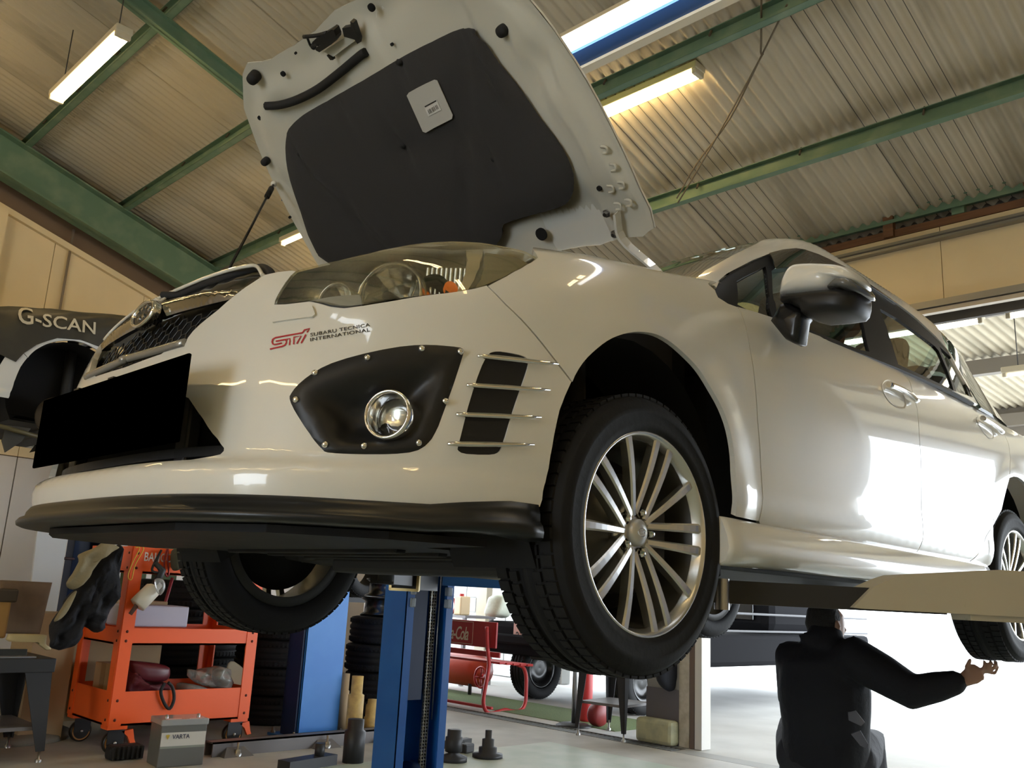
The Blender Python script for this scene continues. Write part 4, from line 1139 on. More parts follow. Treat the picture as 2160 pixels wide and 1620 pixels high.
# roof: sheets of corrugated slate on green purlins
ceil = MB(); x0, x1 = -7.4, 4.85
ceil.add([(x0, -6.4, roof_z(x0) + .05), (x1, -6.4, roof_z(x1) + .05), (x1, 6.95, roof_z(x1) + .05), (x0, 6.95, roof_z(x0) + .05),
          (x0, -6.4, roof_z(x0) + .09), (x1, -6.4, roof_z(x1) + .09), (x1, 6.95, roof_z(x1) + .09), (x0, 6.95, roof_z(x0) + .09)],
         [(0, 1, 2, 3), (7, 6, 5, 4), (0, 4, 5, 1), (1, 5, 6, 2), (2, 6, 7, 3), (3, 7, 4, 0)])
ceil = ceil.build('ceiling', mat('roof_boarding', (.10, .09, .08), .9), kind='structure')
PER, AMP, SW = .080, .0150, .760
def sheet_mesh(L):
    n = int(SW / PER * 8) + 6; vs = []; fs = []
    for i in range(n + 1):
        y = i * PER / 8; z = AMP * math.cos(2 * PI * y / PER)
        vs += [(0, y, z), (L, y, z - L * RT)]
    for i in range(n): fs.append((2 * i, 2 * i + 1, 2 * i + 3, 2 * i + 2))
    return MB().add(vs, fs, True).mesh('roof_sheet')
PX = [-6.5, -5.5, -4.45, -3.4, -2.45, -1.45, -.50, .45, 1.40, 2.41, 3.49]
rows = [(-7.4, -4.45), (-4.45, -1.45), (-1.45, .45), (.45, 2.41), (2.41, 4.75)]
for ri, (a, b) in enumerate(rows):
    me = sheet_mesh(b - a + .12); k = 0; y = -6.4 + .13 * (ri % 2)
    while y < 6.8:
        o = link('roof_sheet', me, SLATE, ceil); o.location = (a, y, roof_z(a) + (.004 if k % 2 else .012) + (.006 * ri)); y += SW - .038; k += 1
pm = MB(); pm.box((-.003, -6.4, -.115), (.003, 6.8, 0)); pm.box((-.055, -6.4, -.115), (.003, 6.8, -.110)); pm.box((-.055, -6.4, -.115), (-.051, 6.8, -.095)); pm.box((-.045, -6.4, -.005), (.003, 6.8, 0))
pm = pm.mesh('purlin')
for i, x in enumerate(PX):
    o = link('trim_%d' % (10 + i), pm, GREEN); o.location = (x, 0, roof_z(x) - .012); o['kind'] = 'structure'
    cl = MB()                                  # hook bolts holding the sheets
    for k in range(16): cl.cyl((-.05, -5.9 + k * .8, -.05), (-.02, -5.9 + k * .8, .012), .008, 6)
    c = cl.build('hook_bolts', mat('rust', (.09, .075, .05), .8), o); c['kind'] = 'stuff'
def rafter(name, y, depth, w):
    b = MB(); d0 = .13
    def q(x, dy, dz): return (x, y + dy, roof_z(x) - d0 + dz)
    for (dy0, dy1, dz0, dz1) in ((-.008, .008, -depth, 0), (-w / 2, w / 2, -.014, 0), (-w / 2, w / 2, -depth, -depth + .016)):
        xs = (-7.4, 4.35); vs = []
        for x in xs: vs += [q(x, dy0, dz0), q(x, dy1, dz0), q(x, dy1, dz1), q(x, dy0, dz1)]
        b.add(vs, [(0, 1, 2, 3), (7, 6, 5, 4), (0, 4, 5, 1), (1, 5, 6, 2), (2, 6, 7, 3), (3, 7, 4, 0)])
    return b.build(name, GREEN, kind='structure')
rafter('trim_30', 6.62, .38, .19); rafter('trim_31', 3.67, .12, .07); rafter('trim_32', -2.6, .30, .15); rafter('trim_33', -6.2, .38, .19)
# side wall behind the neighbouring bay: cream boards above, white boards below, brown timber under the rafter
b = MB()
def slab(b, y0, y1, x0, x1, top, z0):
    b.add([(x0, y0, z0), (x1, y0, z0), (x1, y0, top(x1)), (x0, y0, top(x0)), (x0, y1, z0), (x1, y1, z0), (x1, y1, top(x1)), (x0, y1, top(x0))],
          [(0, 1, 2, 3), (7, 6, 5, 4), (0, 4, 5, 1), (1, 5, 6, 2), (2, 6, 7, 3), (3, 7, 4, 0)])
slab(b, 6.88, 6.95, -7.4, 4.6, lambda x: roof_z(x) + .05, 0); wl = b.build('wall_left', mat('wall_core', (.20, .13, .08), .8), kind='structure')
for k in range(13):
    xa = -7.3 + k * .91
    b = MB(); slab(b, 6.85, 6.88, xa, xa + .904, lambda x: roof_z(x) - .72, 2.05); b.build('wall_board', CREAM, wl)
    b = MB(); slab(b, 6.84, 6.88, xa, xa + .900, lambda x: 2.04, 0); b.build('wall_board', WHITEW, wl)
b = MB(); slab(b, 6.74, 6.85, -7.4, .42, lambda x: roof_z(x) - .72, 2.6); b.build('wall_left_box', CREAM, wl)
b = MB(); slab(b, 6.70, 6.85, -7.4, .46, lambda x: roof_z(x) - .72, 0)
b = MB(); b.add([(-7.4, 6.80, roof_z(-7.4) - .66), (4.4, 6.80, roof_z(4.4) - .66), (4.4, 6.80, roof_z(4.4) - .72), (-7.4, 6.80, roof_z(-7.4) - .72), (-7.4, 6.85, roof_z(-7.4) - .66), (4.4, 6.85, roof_z(4.4) - .66), (4.4, 6.85, roof_z(4.4) - .72), (-7.4, 6.85, roof_z(-7.4) - .72)], [(0, 1, 2, 3), (7, 6, 5, 4), (0, 4, 5, 1), (1, 5, 6, 2), (2, 6, 7, 3), (3, 7, 4, 0)])
b.build('wall_coping', CREAM, wl)
b = MB(); b.tube([(1.02, 6.83, roof_z(1.0) - .5), (1.02, 6.83, 3.0), (1.0, 6.83, 2.2)], .012, 8); b.build('conduit', mat('conduit_grey', (.25, .2, .16), .6), wl)
# rear wall: posts, lintel, rail and eave
wb = MB()
wb.box((XW, -6.4, 0), (XW + .12, -2.35, 3.1)); wb = wb.build('wall_back', WHITEW, kind='structure')
MB().box((XW, 2.02, 0), (XW + .10, 2.38, 3.1)).build('wall_pier', mat('grey_pier', (.30, .29, .27), .7), wb)
MB().box((XW - .012, 2.06, 0), (XW, 2.38, .40)).build('skirting', mat('skirting_grey', (.13, .12, .13), .6), wb)
MB().box((XW, 6.2, 0), (XW + .12, 6.9, 3.1)).build('wall_pier', WHITEW, wb)
for (y0, y1, nm, m) in ((1.86, 1.92, 'door_post', mat('post_bright', (.62, .60, .56), .6)), (1.925, 1.965, 'door_post', mat('post_dark', (.14, .10, .08), .6)), (1.97, 2.06, 'door_post', mat('post_weathered', (.50, .46, .38), .7, noise=(8, (.30, .25, .18), .45, .7))), (-2.40, -2.34, 'door_post', MATS['post_bright'])):
    MB().box((XW - .03, y0, 0), (XW + .09, y1, 3.1)).build(nm, m, wb)
ly0 = -6.4
while ly0 < 6.8:                                       # lintel boards
    MB().box((XW - .02, ly0, 3.10), (XW + .06, ly0 + .905, 3.64)).build('lintel_board', CREAM, wb); ly0 += .91
for (z0, z1, d, m, nm) in ((3.535, 3.583, .06, ALUM, 'upper_rail'), (3.553, 3.562, .066, mat('rail_shadow', (.12, .11, .10), .5, metal=.5), 'groove_shade'), (3.065, 3.11, .05, ALUM, 'lower_rail'), (3.03, 3.06, .03, mat('rail_cream', (.55, .47, .36), .5), 'lower_rail_lip')):  # the rail's groove is only a dark strip, its shade put in as colour
    MB().box((XW - .02 - d, -6.4, z0), (XW + .0, 6.8, z1)).build(nm, m, wb)
MB().box((XW - .02, -6.4, 3.645), (XW + .06, 6.8, 3.70)).build('timber_plate', BROWN, wb)
for k in range(14): MB().box((XW - .05, -6.1 + k * .91, 3.645), (XW + .0, -6.03 + k * .91, 3.80 if k % 3 else 3.92)).build('timber_stud', BROWN, wb)
eb = MB(); eb.box((XW - .02, -6.4, 3.76), (XW + .02, 6.8, 3.83)); eb.box((XW - .06, -6.4, 3.822), (XW + .02, 6.8, 3.83)); eb.box((XW - .06, -6.4, 3.74), (XW - .05, 6.8, 3.765)); eb.build('eave_beam', GREEN, wb)
for k in range(9): MB().box((XW - .03, -6.2 + k * 1.5, 3.70), (XW + .02, -6.12 + k * 1.5, 3.76)).build('beam_cleat', GREEN, wb)
vs = []; fs = []; n = int(13.2 / PER * 6)
for i in range(n + 1):
    y = -6.4 + i * PER / 6; dx = .010 * math.cos(2 * PI * i / 6); vs += [(XW + .05 + dx, y, 3.80), (XW + .05 + dx, y, 3.96)]
for i in range(n): fs.append((2 * i, 2 * i + 1, 2 * i + 3, 2 * i + 2))
MB().add(vs, fs, True).build('eave_sheet', mat('eave_cream', (.46, .43, .31), .7, noise=(9, (.30, .28, .18), .4, .75)), wb)
MB().box((XW + .10, -6.4, 3.0), (XW + .14, 6.8, 3.98)).build('eave_backing', MATS['roof_boarding'], wb)
# front wall behind the photographer, with its open shutter, and the right-hand wall
wf = MB(); wf.box((-7.5, -6.5, 0), (-7.35, -2.1, 7)); wf.box((-7.5, -.1, 0), (-7.35, 6.95, 7.4)); wf.box((-7.5, -2.1, 2.4), (-7.35, -.1, 7.4)); wf.build('wall_front', WHITEW, kind='structure')
wr = MB(); slab(wr, -6.55, -6.42, -7.5, 4.6, lambda x: roof_z(x) + .05, 0); wr.build('wall_right', CREAM, kind='structure')

# ------------------------------------------------------------------ canopy outside the rear door
cn = MB().box((XW + .14, -6.5, 3.62), (9.4, 7, 3.66)).build('canopy', MATS['roof_boarding'], kind='structure')
me = sheet_mesh(4.9)
me2 = me.copy()
for v in me2.vertices: v.co.z += v.co.x * (RT - .035)
y = -6.4
while y < 6.8:
    o = link('roof_sheet', me2, SLATE, cn); o.location = (XW + .12, y, 3.55); y += SW - .038
for x, z in ((5.6, 3.48), (7.2, 3.42), (9.2, 3.30)):
    MB().box((x - .05, -6.4, z - .14), (x + .05, 6.8, z)).build('canopy_beam', mat('beam_grey', (.25, .22, .18), .7), cn)
MB().box((9.25, -6.5, 3.05), (9.35, 7, 3.60)).build('canopy_fascia', MATS['beam_grey'], cn)
# ------------------------------------------------------------------ fluorescent lamps
TUBE = emat('tube_warm', (1.0, .75, .37), 30.0)
TUBEC = emat('tube_white', (1.0, .97, .88), 16.0)
LAMPB = mat('lamp_body', (.62, .55, .40), .5)
def lamp(loc, L, along, label, n=2, tube=TUBE, group=None, hang=.0, drop=.03):
    e = empty('fluorescent_lamp', loc, 0 if along == 'x' else PI / 2, label, 'lamp', group)
    MB().cbox((0, 0, .02), (L, .11 if n > 1 else .07, .05), None, .008).build('lamp_housing', LAMPB, e)
    for s in ((-.03, .03) if n > 1 else (0,)):
        MB().cyl((-L / 2 + .04, s, -.022 - drop * 0), (L / 2 - .04, s, -.022), .0145, 12).build('lamp_tube', tube, e)
    for s in (-1, 1): MB().cbox((s * (L / 2 - .022), 0, -.02), (.03, .10 if n > 1 else .05, .04), None, .006).build('lamp_holder', LAMPB, e)
    if hang:
        for s in (-1, 1): MB().tube([(s * L * .4, 0, .04), (s * L * .4, 0, .04 + hang)], .004, 6).build('hanger', mat('wire_dark', (.05, .05, .05), .6), e)
    return e
best = min((abs(abs(at_z((112, 200), z).y - at_z((268, 76), z).y) - 1.17), z) for z in [4.0 + .02 * k for k in range(50)])[1]
qa, qb = at_z((112, 200), best), at_z((268, 76), best)
lamp(((qa.x + qb.x) / 2, (qa.y + qb.y) / 2, best), 1.24, 'y', 'twin tube lamp hanging under the roof above the left bay', hang=max(.05, roof_z((qa.x + qb.x) / 2) - best - .14))
qr = at_x((1478, 152), 2.60)
lamp((2.60, qr.y + .62, qr.z + .02), 1.24, 'y', 'twin tube lamp beside the raised bonnet under the purlin', hang=.10)
d_ = sight((594, 512)); k_ = 3.0
while (CAM_P + d_ * k_).z < roof_z((CAM_P + d_ * k_).x) - .22: k_ += .01
q = CAM_P + d_ * k_
lamp((q.x, q.y - .50, q.z), 1.0, 'y', 'small far lamp glowing below the roof left of the bonnet', n=1)
lamp((4.62, .42, 3.02), 1.24, 'y', 'tube lamp under the door rail next to the car roof', n=1, tube=TUBEC)
lamp((4.62, -.95, 3.02), 1.24, 'y', 'tube lamp under the door rail at the right frame edge', n=1, tube=TUBEC)
lamp((6.2, -.45, 3.02), 1.24, 'y', 'dim tube lamp hung under the outside canopy at the right', n=1, tube=emat('tube_dim', (1, .95, .8), 1.2), hang=.52)
# lamps over the photographer's side of the workshop
lamp((-1.0, -1.2, 4.9), 1.24, 'y', 'twin tube lamp high over the front of the white car')
lamp((-1.0, -3.4, 4.9), 1.24, 'y', 'twin tube lamp high over the right side of the workshop')
lamp((1.4, -2.8, 4.3), 1.24, 'y', 'twin tube lamp over the left side of the white car')
for y_, nm_ in ((-3.6, 'right'), (-.6, 'middle'), (2.4, 'left')):
    lamp((-5.4, y_, 3.5), 2.4, 'y', 'added long twin tube fill lamp behind the photographer, %s of three' % nm_, group='added fill lamps behind the photographer', hang=1.5)  # unseen fill lamps, added to light the bonnet underside and bumper
lamp((-2.4, 3.4, 5.3), 1.24, 'y', 'twin tube lamp over the bay in front of the raised neighbour')
lamp((3.2, 5.2, 3.98), 1.24, 'y', 'added twin tube fill lamp over the rear of the neighbouring bay')  # hidden fill lamp, added to brighten the left and back
lamp((-1.0, 5.4, 4.95), 1.24, 'y', 'added twin tube fill lamp over the front of the neighbouring bay')  # second added fill lamp for the same bay, out of view
# blue crossbeam with its lamp above the bonnet
a = at_z((1222, 112), 3.55); c = at_z((1480, -30), 3.55)
cb = empty('overhead_beam', (a.x, 0, 3.55), 0, 'blue overhead beam with a white lamp strip above the bonnet', 'beam')
MB().box((-.05, -3.2, -.03), (.05, 3.0, .05)).build('blue_beam', mat('blue_paint', (.012, .085, .30), .35), cb)
MB().box((.05, -3.2, -.045), (.10, 3.0, -.03)).build('cream_flange', LAMPB, cb)
MB().cyl((-.10, -2.4, -.02), (-.10, 2.2, -.02), .03, 12).build('lamp_tube', emat('strip_white', (.95, .97, 1.0), 9), cb)
MB().box((-.14, -2.5, .01), (-.05, 2.3, .03)).build('lamp_housing', LAMPB, cb)
for yy in (-3.0, 2.8): MB().box((-.04, yy, .05), (.04, yy + .06, roof_z(a.x) - 3.55 - .1)).build('hanger_post', MATS['blue_paint'], cb)
# ------------------------------------------------------------------ lift, neighbours, cart, bench and the rest
BLUE = mat('lift_blue', (.012, .10, .36), .35, noise=(3, (.02, .13, .42), .4, .7))
BLUEB = mat('lift_blue_bright', (.035, .20, .62), .4, noise=(3, (.05, .24, .66), .4, .7))
DBLUE = mat('lift_dark_blue', (.006, .02, .07), .45)
IRON = mat('dark_iron', (.03, .03, .032), .5, metal=.3)
GREYS = mat('grey_steel', (.16, .15, .15), .5, metal=.3)
ORANGE = mat('orange_paint', (.85, .115, .018), .38)
YELL = mat('yellow_iron', (.55, .38, .13), .55, noise=(20, (.36, .24, .09), .4, .75))
CREAMP = mat('arm_cream', (.44, .39, .28), .45, noise=(14, (.22, .18, .13), .66, .80))
CARD = mat('cardboard', (.42, .30, .17), .8)
def beam(b, p0, p1, w, h, M=None):
    p0, p1 = Vector(p0), Vector(p1); d = (p1 - p0).normalized(); s = d.cross(Vector((0, 0, 1)))
    s = (s.normalized() if s.length > 1e-4 else Vector((1, 0, 0))) * w / 2; u = s.cross(d).normalized() * h / 2
    return b.add([p0 - s - u, p0 + s - u, p0 + s + u, p0 - s + u, p1 - s - u, p1 + s - u, p1 + s + u, p1 - s + u], [(0, 1, 2, 3), (7, 6, 5, 4), (0, 4, 5, 1), (1, 5, 6, 2), (2, 6, 7, 3), (3, 7, 4, 0)], False, M)
def column(loc, f, label, W=.30, D=.18, H=2.7, m=BLUE, lipw=.045, open_=True):
    """channel column standing on the floor, open towards -y (f=1) or +y (f=-1)"""
    e = empty('lift_column', loc, 0 if f > 0 else PI, label, 'lift', 'lift columns'); h = W / 2
    b = MB(); b.box((-h, 0, 0), (-h + .012, D, H)); b.box((h - .012, 0, 0), (h, D, H)); b.box((-h + .012, D - .012, 0), (h - .012, D, H))
    if open_: b.box((-h, -.002, 0), (-h + lipw, .010, H)); b.box((h - lipw, -.002, 0), (h, .010, H))
    else: b.box((-h, -.002, 0), (h, .010, H))
    b.build('post', m, e)
    MB().box((-h - .06, -.03, 0), (h + .06, D + .08, .018)).build('base_plate', m, e)
    for x in (-h - .035, h + .035):
        for y in (.0, D + .05): MB().lathe([(0, .055), (.008, .054), (.008, .03), (.016, .03), (.016, .018), (.022, .018)], 10, Matrix.Translation((x, y, 0))).build('anchor_bolt', STEEL, e)
    return e
def hazy(name, tint, col, f):
    m = glassmat(name, tint, .02, .12); nt = m.node_tree
    d = nt.nodes.new('ShaderNodeBsdfDiffuse'); d.inputs['Color'].default_value = (*col, 1); x = nt.nodes.new('ShaderNodeMixShader'); x.inputs[0].default_value = f
    o = nt.nodes['Material Output']; src = o.inputs[0].links[0].from_socket
    nt.links.new(src, x.inputs[1]); nt.links.new(d.outputs[0], x.inputs[2]); nt.links.new(x.outputs[0], o.inputs[0]); return m
# ---- the lift holding the white car: right-hand column with carriage, chain and arms
c1 = column((1.32, 1.45, 0), 1, 'blue lift column with hanging chain beyond the front tyre')
MB().box((-.10, .03, .52), (.005, .15, 1.32)).build('carriage', DBLUE, c1)
MB().box((-.135, .012, .62), (-.115, .03, 1.12)).build('slide_block', BLUE, c1)
for z in (.98, 1.04, 1.10):
    for x in (-.118, .118): MB().cbox((x, .004, z), (.032, .03, .045), None, .006).build('slide_pad', mat('pad_grey', (.30, .34, .38), .5), c1)
ch = MB(); z = .08; k = 0
while z < 1.25:
    for dx in (-.016, .0, .016):
        ch.cbox((.065 + dx, .06, z), (.005, .018 if (k + int(dx * 100)) % 2 else .014, .024), None)
    ch.cyl((.043, .06, z), (.087, .06, z), .006, 6); z += .0155; k += 1
ch.build('lift_chain', mat('chain_steel', (.55, .53, .48), .35, metal=.9), c1)
MB().lathe([(.03, -.02), (.075, -.02), (.07, 0), (.075, .02), (.03, .02)], 24, Matrix.Translation((.0, .07, .16)) @ Matrix.Rotation(PI / 2, 4, 'Y')).build('chain_sheave', DBLUE, c1)
MB().cyl((.10, .05, .42), (.10, .05, 1.2), .004, 6).build('lock_cable', STEEL, c1)
b = MB(); beam(b, (.02, -.05, 1.113), (.80, -.62, 1.113), .10, .088); b.build('rear_arm', BLUE, c1)
b = MB(); beam(b, (-.08, -.04, 1.10), (-.42, -.30, 1.10), .13, .12); b.build('front_arm_sleeve', IRON, c1)
b = MB()
for dx, dz, w, h in ((-.062, 0, .012, .13), (.062, 0, .012, .13), (0, -.062, .13, .012)):
    beam(b, (-.41 + dx * .6, -.30 - dx * .8, 1.10 + dz), (-.43 + dx * .6, -.315 - dx * .8, 1.10 + dz), w, h)
b.build('sleeve_rim', mat('worn_brass', (.62, .48, .22), .35, metal=.8), c1)
b = MB(); beam(b, (-.40, -.28, 1.095), (-.86, -.72, 1.095), .09, .08); b.build('front_arm', IRON, c1)
MB().lathe([(0, .03), (.055, .028), (.06, 0), (.03, -.01), (.03, -.04)], 20, Matrix.Translation((-.86, -.74, 1.105))).build('lift_pad', RUBBER, c1)
# left-hand column with the cream arm under the sill
c2 = column((1.32, -1.52, 0), -1, 'blue lift column holding the cream arm at the right')
def cream_arm():
    b = MB(); A = Vector((.74, -.957, 0)); B = Vector((1.34, -1.45, 0)); d = (B - A).normalized(); s = Vector((-d.y, d.x, 0)) * .058
    prof = [(0.0, 1.048), (.06, 1.105), (.115, 1.130), (.15, 1.142), (.42, 1.168), (.78, 1.168), (.78, 1.046), (.03, 1.046)]
    n = len(prof); vs = [A + d * t + s + Vector((0, 0, z)) for t, z in prof] + [A + d * t - s + Vector((0, 0, z)) for t, z in prof]
    b.add(vs, [list(range(n)), list(range(n, 2 * n))[::-1]] + [(i, (i + 1) % n, n + (i + 1) % n, n + i) for i in range(n)])
    o = b.build('outer_arm', CREAMP, c2); o.matrix_parent_inverse = c2.matrix_basis.inverted()
    b = MB(); beam(b, (.44, -.70, 1.072), (.95, -1.13, 1.072), .085, .060); o = b.build('inner_arm', IRON, c2); o.matrix_parent_inverse = c2.matrix_basis.inverted()
    b = MB(); beam(b, (1.0, -1.17, 1.040), (1.3, -1.42, 1.040), .09, .02); o = b.build('arm_shoe', CREAMP, c2); o.matrix_parent_inverse = c2.matrix_basis.inverted()
    b = MB().lathe([(0, .02), (.05, .018), (.055, 0), (.024, -.005), (.024, -.05)], 20, Matrix.Translation((.43, -.705, 1.086))); o = b.build('lift_pad', RUBBER, c2); o.matrix_parent_inverse = c2.matrix_basis.inverted()
    b = MB().lathe([(.020, -.06), (.020, .02)], 16, Matrix.Translation((.45, -.76, 1.085))); o = b.build('pad_screw', STEEL, c2); o.matrix_parent_inverse = c2.matrix_basis.inverted()
cream_arm()
# ---- the neighbouring bay: lift column, base frame, raised white car with a fender cover
c3 = column((2.16, 3.56, 0), 1, 'bright blue lift column behind the orange cart', .32, .22, 2.6, BLUEB, .05, False)
MB().box((-.18, .02, .02), (-.155, .20, 2.6)).build('cable_duct', DBLUE, c3)
fr = empty('floor_frame', (1.95, 3.28, 0), 0, 'grey steel base frame bolted to the floor by the column', 'frame')
b = MB(); b.box((-.75, -.04, .0), (.95, -.03, .085)); b.box((-.75, -.04, .075), (.95, .06, .085)); b.box((-.75, .05, 0), (.95, .06, .085)); b.build('channel', GREYS, fr)
for x in (-.60, .05, .55):
    MB().add([(x - .10, -.10, .0), (x + .10, -.10, 0), (x + .05, -.03, .06), (x - .05, -.03, .06), (x - .10, -.03, 0), (x + .10, -.03, 0)], [(0, 1, 2, 3), (0, 3, 4), (1, 5, 2), (0, 4, 5, 1), (2, 5, 4, 3)]).build('gusset', GREYS, fr)
    MB().lathe([(0, .08), (.008, .08), (.008, .04), (.018, .04), (.018, .02), (.024, .02), (.024, 0)], 10, Matrix.Translation((x, -.075, 0))).build('anchor_bolt', STEEL, fr)
car2 = empty('raised_car', (.30, 4.82, 1.80), 0, 'white car high on the far lift with a black fender cover', 'car')
PAINT2 = mat('plain_white_paint', (.66, .66, .64), .3, coat=.6)
for nm in ('front_bumper', 'front_fender', 'front_door', 'rear_door', 'rear_quarter_panel', 'roof', 'windscreen', 'window_frame', 'wheel_arch_liner', 'undertray', 'floor_pan', 'subframe', 'tailgate', 'side_skirt'):
    for o in [o for o in car.children if o.name.split('.')[0] == nm]:
        me = o.data.copy() if o.data.materials[0] == PAINT else o.data
        if me is not o.data: me.materials[0] = PAINT2
        link(nm, me, None, car2)
me0 = [o for o in car.children if o.name == 'hood'][0].data.copy(); me0.transform(MH.inverted()); me0.materials[0] = PAINT2; link('hood', me0, None, car2)
MB().box((-.70, -.55, .22), (3.2, .55, .60)).build('car_core', DARKIN, car2)
fc = LOW.side([(-.52, .56), (-.40, .52), (-.345, .50), (-.31, .565), (-.25, .63), (-.14, .70), (0, .722), (.14, .70), (.25, .63), (.32, .56), (.35, .50), (.62, .50), (.75, .52), (.75, .90)]) + LOW.top([(.60, -.74), (.2, -.66), (-.2, -.62), (-.5, -.55)]) + LOW.side([(-.56, .72)])
COVER = mat('fender_cover', (.035, .033, .028), .5, noise=(6, (.055, .05, .035), .4, .7))
cov = panel('fender_cover_mat', LOW, fc, off=.012, thick=.01, m=COVER, parent=car2, grid=.035, dish=lambda s, v, V: .006 * np.sin(V[:, 0] * 31) * np.sin(V[:, 1] * 23))
uv, fs = text_mesh('G-SCAN', 'gs', 0, 1.0)
P0, P1 = [o for o in (at_y((48, 655), 3.95), at_y((203, 682), 3.95))]
vs = []
for u, w in uv[:, :2]:
    x = P0.x + (P1.x - P0.x) * u - .30; zz = (P0.z + (P1.z - P0.z) * u) - 1.80 - .085 + w * (.115 if u < .25 else .085) + (0 if u < .25 else .0)
    s_, v_ = LOW.side([(x, zz)])[0]; q = LOW.pos(np.array([s_]), np.array([v_]))[0] + LOW.nrm(np.array([s_]), np.array([v_]))[0] * .022; vs.append(tuple(q))
me = bpy.data.meshes.new('cover_lettering'); me.from_pydata(vs, [], fs); link('cover_lettering', me, mat('print_cream', (.55, .50, .38), .6), car2)
OLIVE = mat('oily_parts', (.10, .085, .04), .5)
MB().tube([(-.38, -.80, .10), (-.05, -.72, .07), (.02, -.40, .12)], .014, 8).build('drive_shaft', OLIVE, car2)
MB().lathe([(0, .03), (.05, .03), (.06, .0), (.13, 0), (.13, -.02), (.0, -.02)], 28, Matrix.Translation((-.02, -.74, .22)) @ Matrix.Rotation(PI / 2, 4, 'X')).build('wheel_hub', mat('rusty_hub', (.07, .05, .03), .6, metal=.5), car2)
b = MB(); b.tube([(-.02, -.66, .12), (.0, -.45, .12), (.1, -.3, .16)], .03, 8); b.tube([(.05, -.62, .20), (.06, -.56, .80)], .035, 10); b.build('suspension_arm', MATS['cast_iron'], car2)
b = MB(); b.prism([(-.30, 0), (-.16, 0), (-.20, -.09), (-.28, -.17), (-.31, -.10)], -.01, .01, Matrix.Translation((0, -.72, .12)) @ Matrix.Rotation(PI / 2, 4, 'X'))
b.build('splash_shield', COVER, car2)
b = MB()
for k in range(4): b.cbox((-.05 + .06 * k, -.7, .03 + .015 * (k % 2)), (.035, .05, .10), None, .008)
b.build('shield_tabs', COVER, car2)
c4 = column((at_y((182, 1230), 6.35).x, 6.35, 0), 1, 'dark blue lift column against the white wall', .30, .18, 2.6, DBLUE)
# ---- tyres
def tyre_mesh(R=.31, r=.20, w=.205):
    h = w / 2; prof = [(r, -h * .8), (r + .01, -h * .95), (R * .86, -h), (R * .96, -h * .93)]
    for z in np.linspace(-.8, .8, 17):
        g = any(abs(z - q) < .06 for q in (-.45, 0, .45)); prof.append((R - (.010 if g else 0), float(z) * h))
    prof += [(R * .96, h * .93), (R * .86, h), (r + .01, h * .95), (r, h * .8), (r + .004, 0)]
    b = MB().lathe(prof, 48, None, True)
    for i in range(60):
        a = 2 * PI * i / 60
        for s in (-1, 1): b.cbox((R - .003, .006 * s, s * h * .68), (.010, .017, h * .30), Matrix.Rotation(a, 4, 'Z'))
    return b.mesh('tyre')
tm = tyre_mesh()
SPOT = {0: 'lowest', 1: 'second', 2: 'third', 3: 'topmost', 4: 'fifth'}
def tyre(loc, label, grp, rot=None):
    o = link('tyre', tm, TYRE); o.location = loc
    if rot: o.rotation_euler = rot
    tag(o, label, 'tyre', grp); return o
tb = at_z((800, 1530), 0)
for k in range(4):
    tyre((tb.x + .02 * (k % 2), tb.y, .103 + k * .206), '%s tyre of the stack carrying the rims beside the blue column' % SPOT[k], 'stacked tyres').rotation_euler = (0, 0, k * .7)
rm = MB().lathe([(.17, -.06), (.195, -.07), (.20, -.062), (.17, -.04), (.165, .04), (.195, .06), (.20, .07), (.188, .068), (.15, .05), (.14, .02), (.07, .035), (.0, .03)], 40).mesh('rim_disc')
for k in range(2):
    o = link('spare_wheel', rm, mat('black_rim', (.05, .05, .05), .25, metal=.8)); o.location = (tb.x - .03 + .03 * k, tb.y, .895 + k * .148); o.rotation_euler = (.04 * (k - 1), .05, 0)
    tag(o, ('lower', 'upper')[k] + ' bare dark wheel lying on the tyre stack', 'wheel', 'bare wheels on the tyres')
q = at_y((790, 1185), 4.6)
sh = empty('tyre_rack', (q.x, 4.6, 0), 0, 'black steel rack behind the rims holding a tyre', 'rack')
MB().box((-.6, -.03, q.z - .36), (.55, .03, q.z - .32)).build('rack_bar', IRON, sh)
MB().box((-.6, .40, q.z - .36), (.55, .46, q.z - .32)).build('rack_bar', IRON, sh)
for x in (-.6, .51):
    for y in (-.03, .42): MB().box((x, y, 0), (x + .04, y + .04, q.z - .32)).build('rack_post', IRON, sh)
tyre((q.x, 4.80, q.z - .01), 'single tyre standing upright on the black rack', 'loose tyres', (PI / 2, 0, .25))
for i, (x, y, n) in enumerate(((1.60, 4.80, 5), (2.30, 4.45, 4), (2.20, 5.45, 5))):
    for k in range(n):
        tyre((x + .012 * (k % 2), y, .103 + .206 * k), '%s tyre of the dark stack %s' % (('lowest', 'second', 'third', 'fourth', 'topmost')[k], ('behind the orange cart', 'left of the bright blue column', 'against the wall behind the cart')[i]), 'dark tyre stacks').rotation_euler = (0, 0, k * .9)
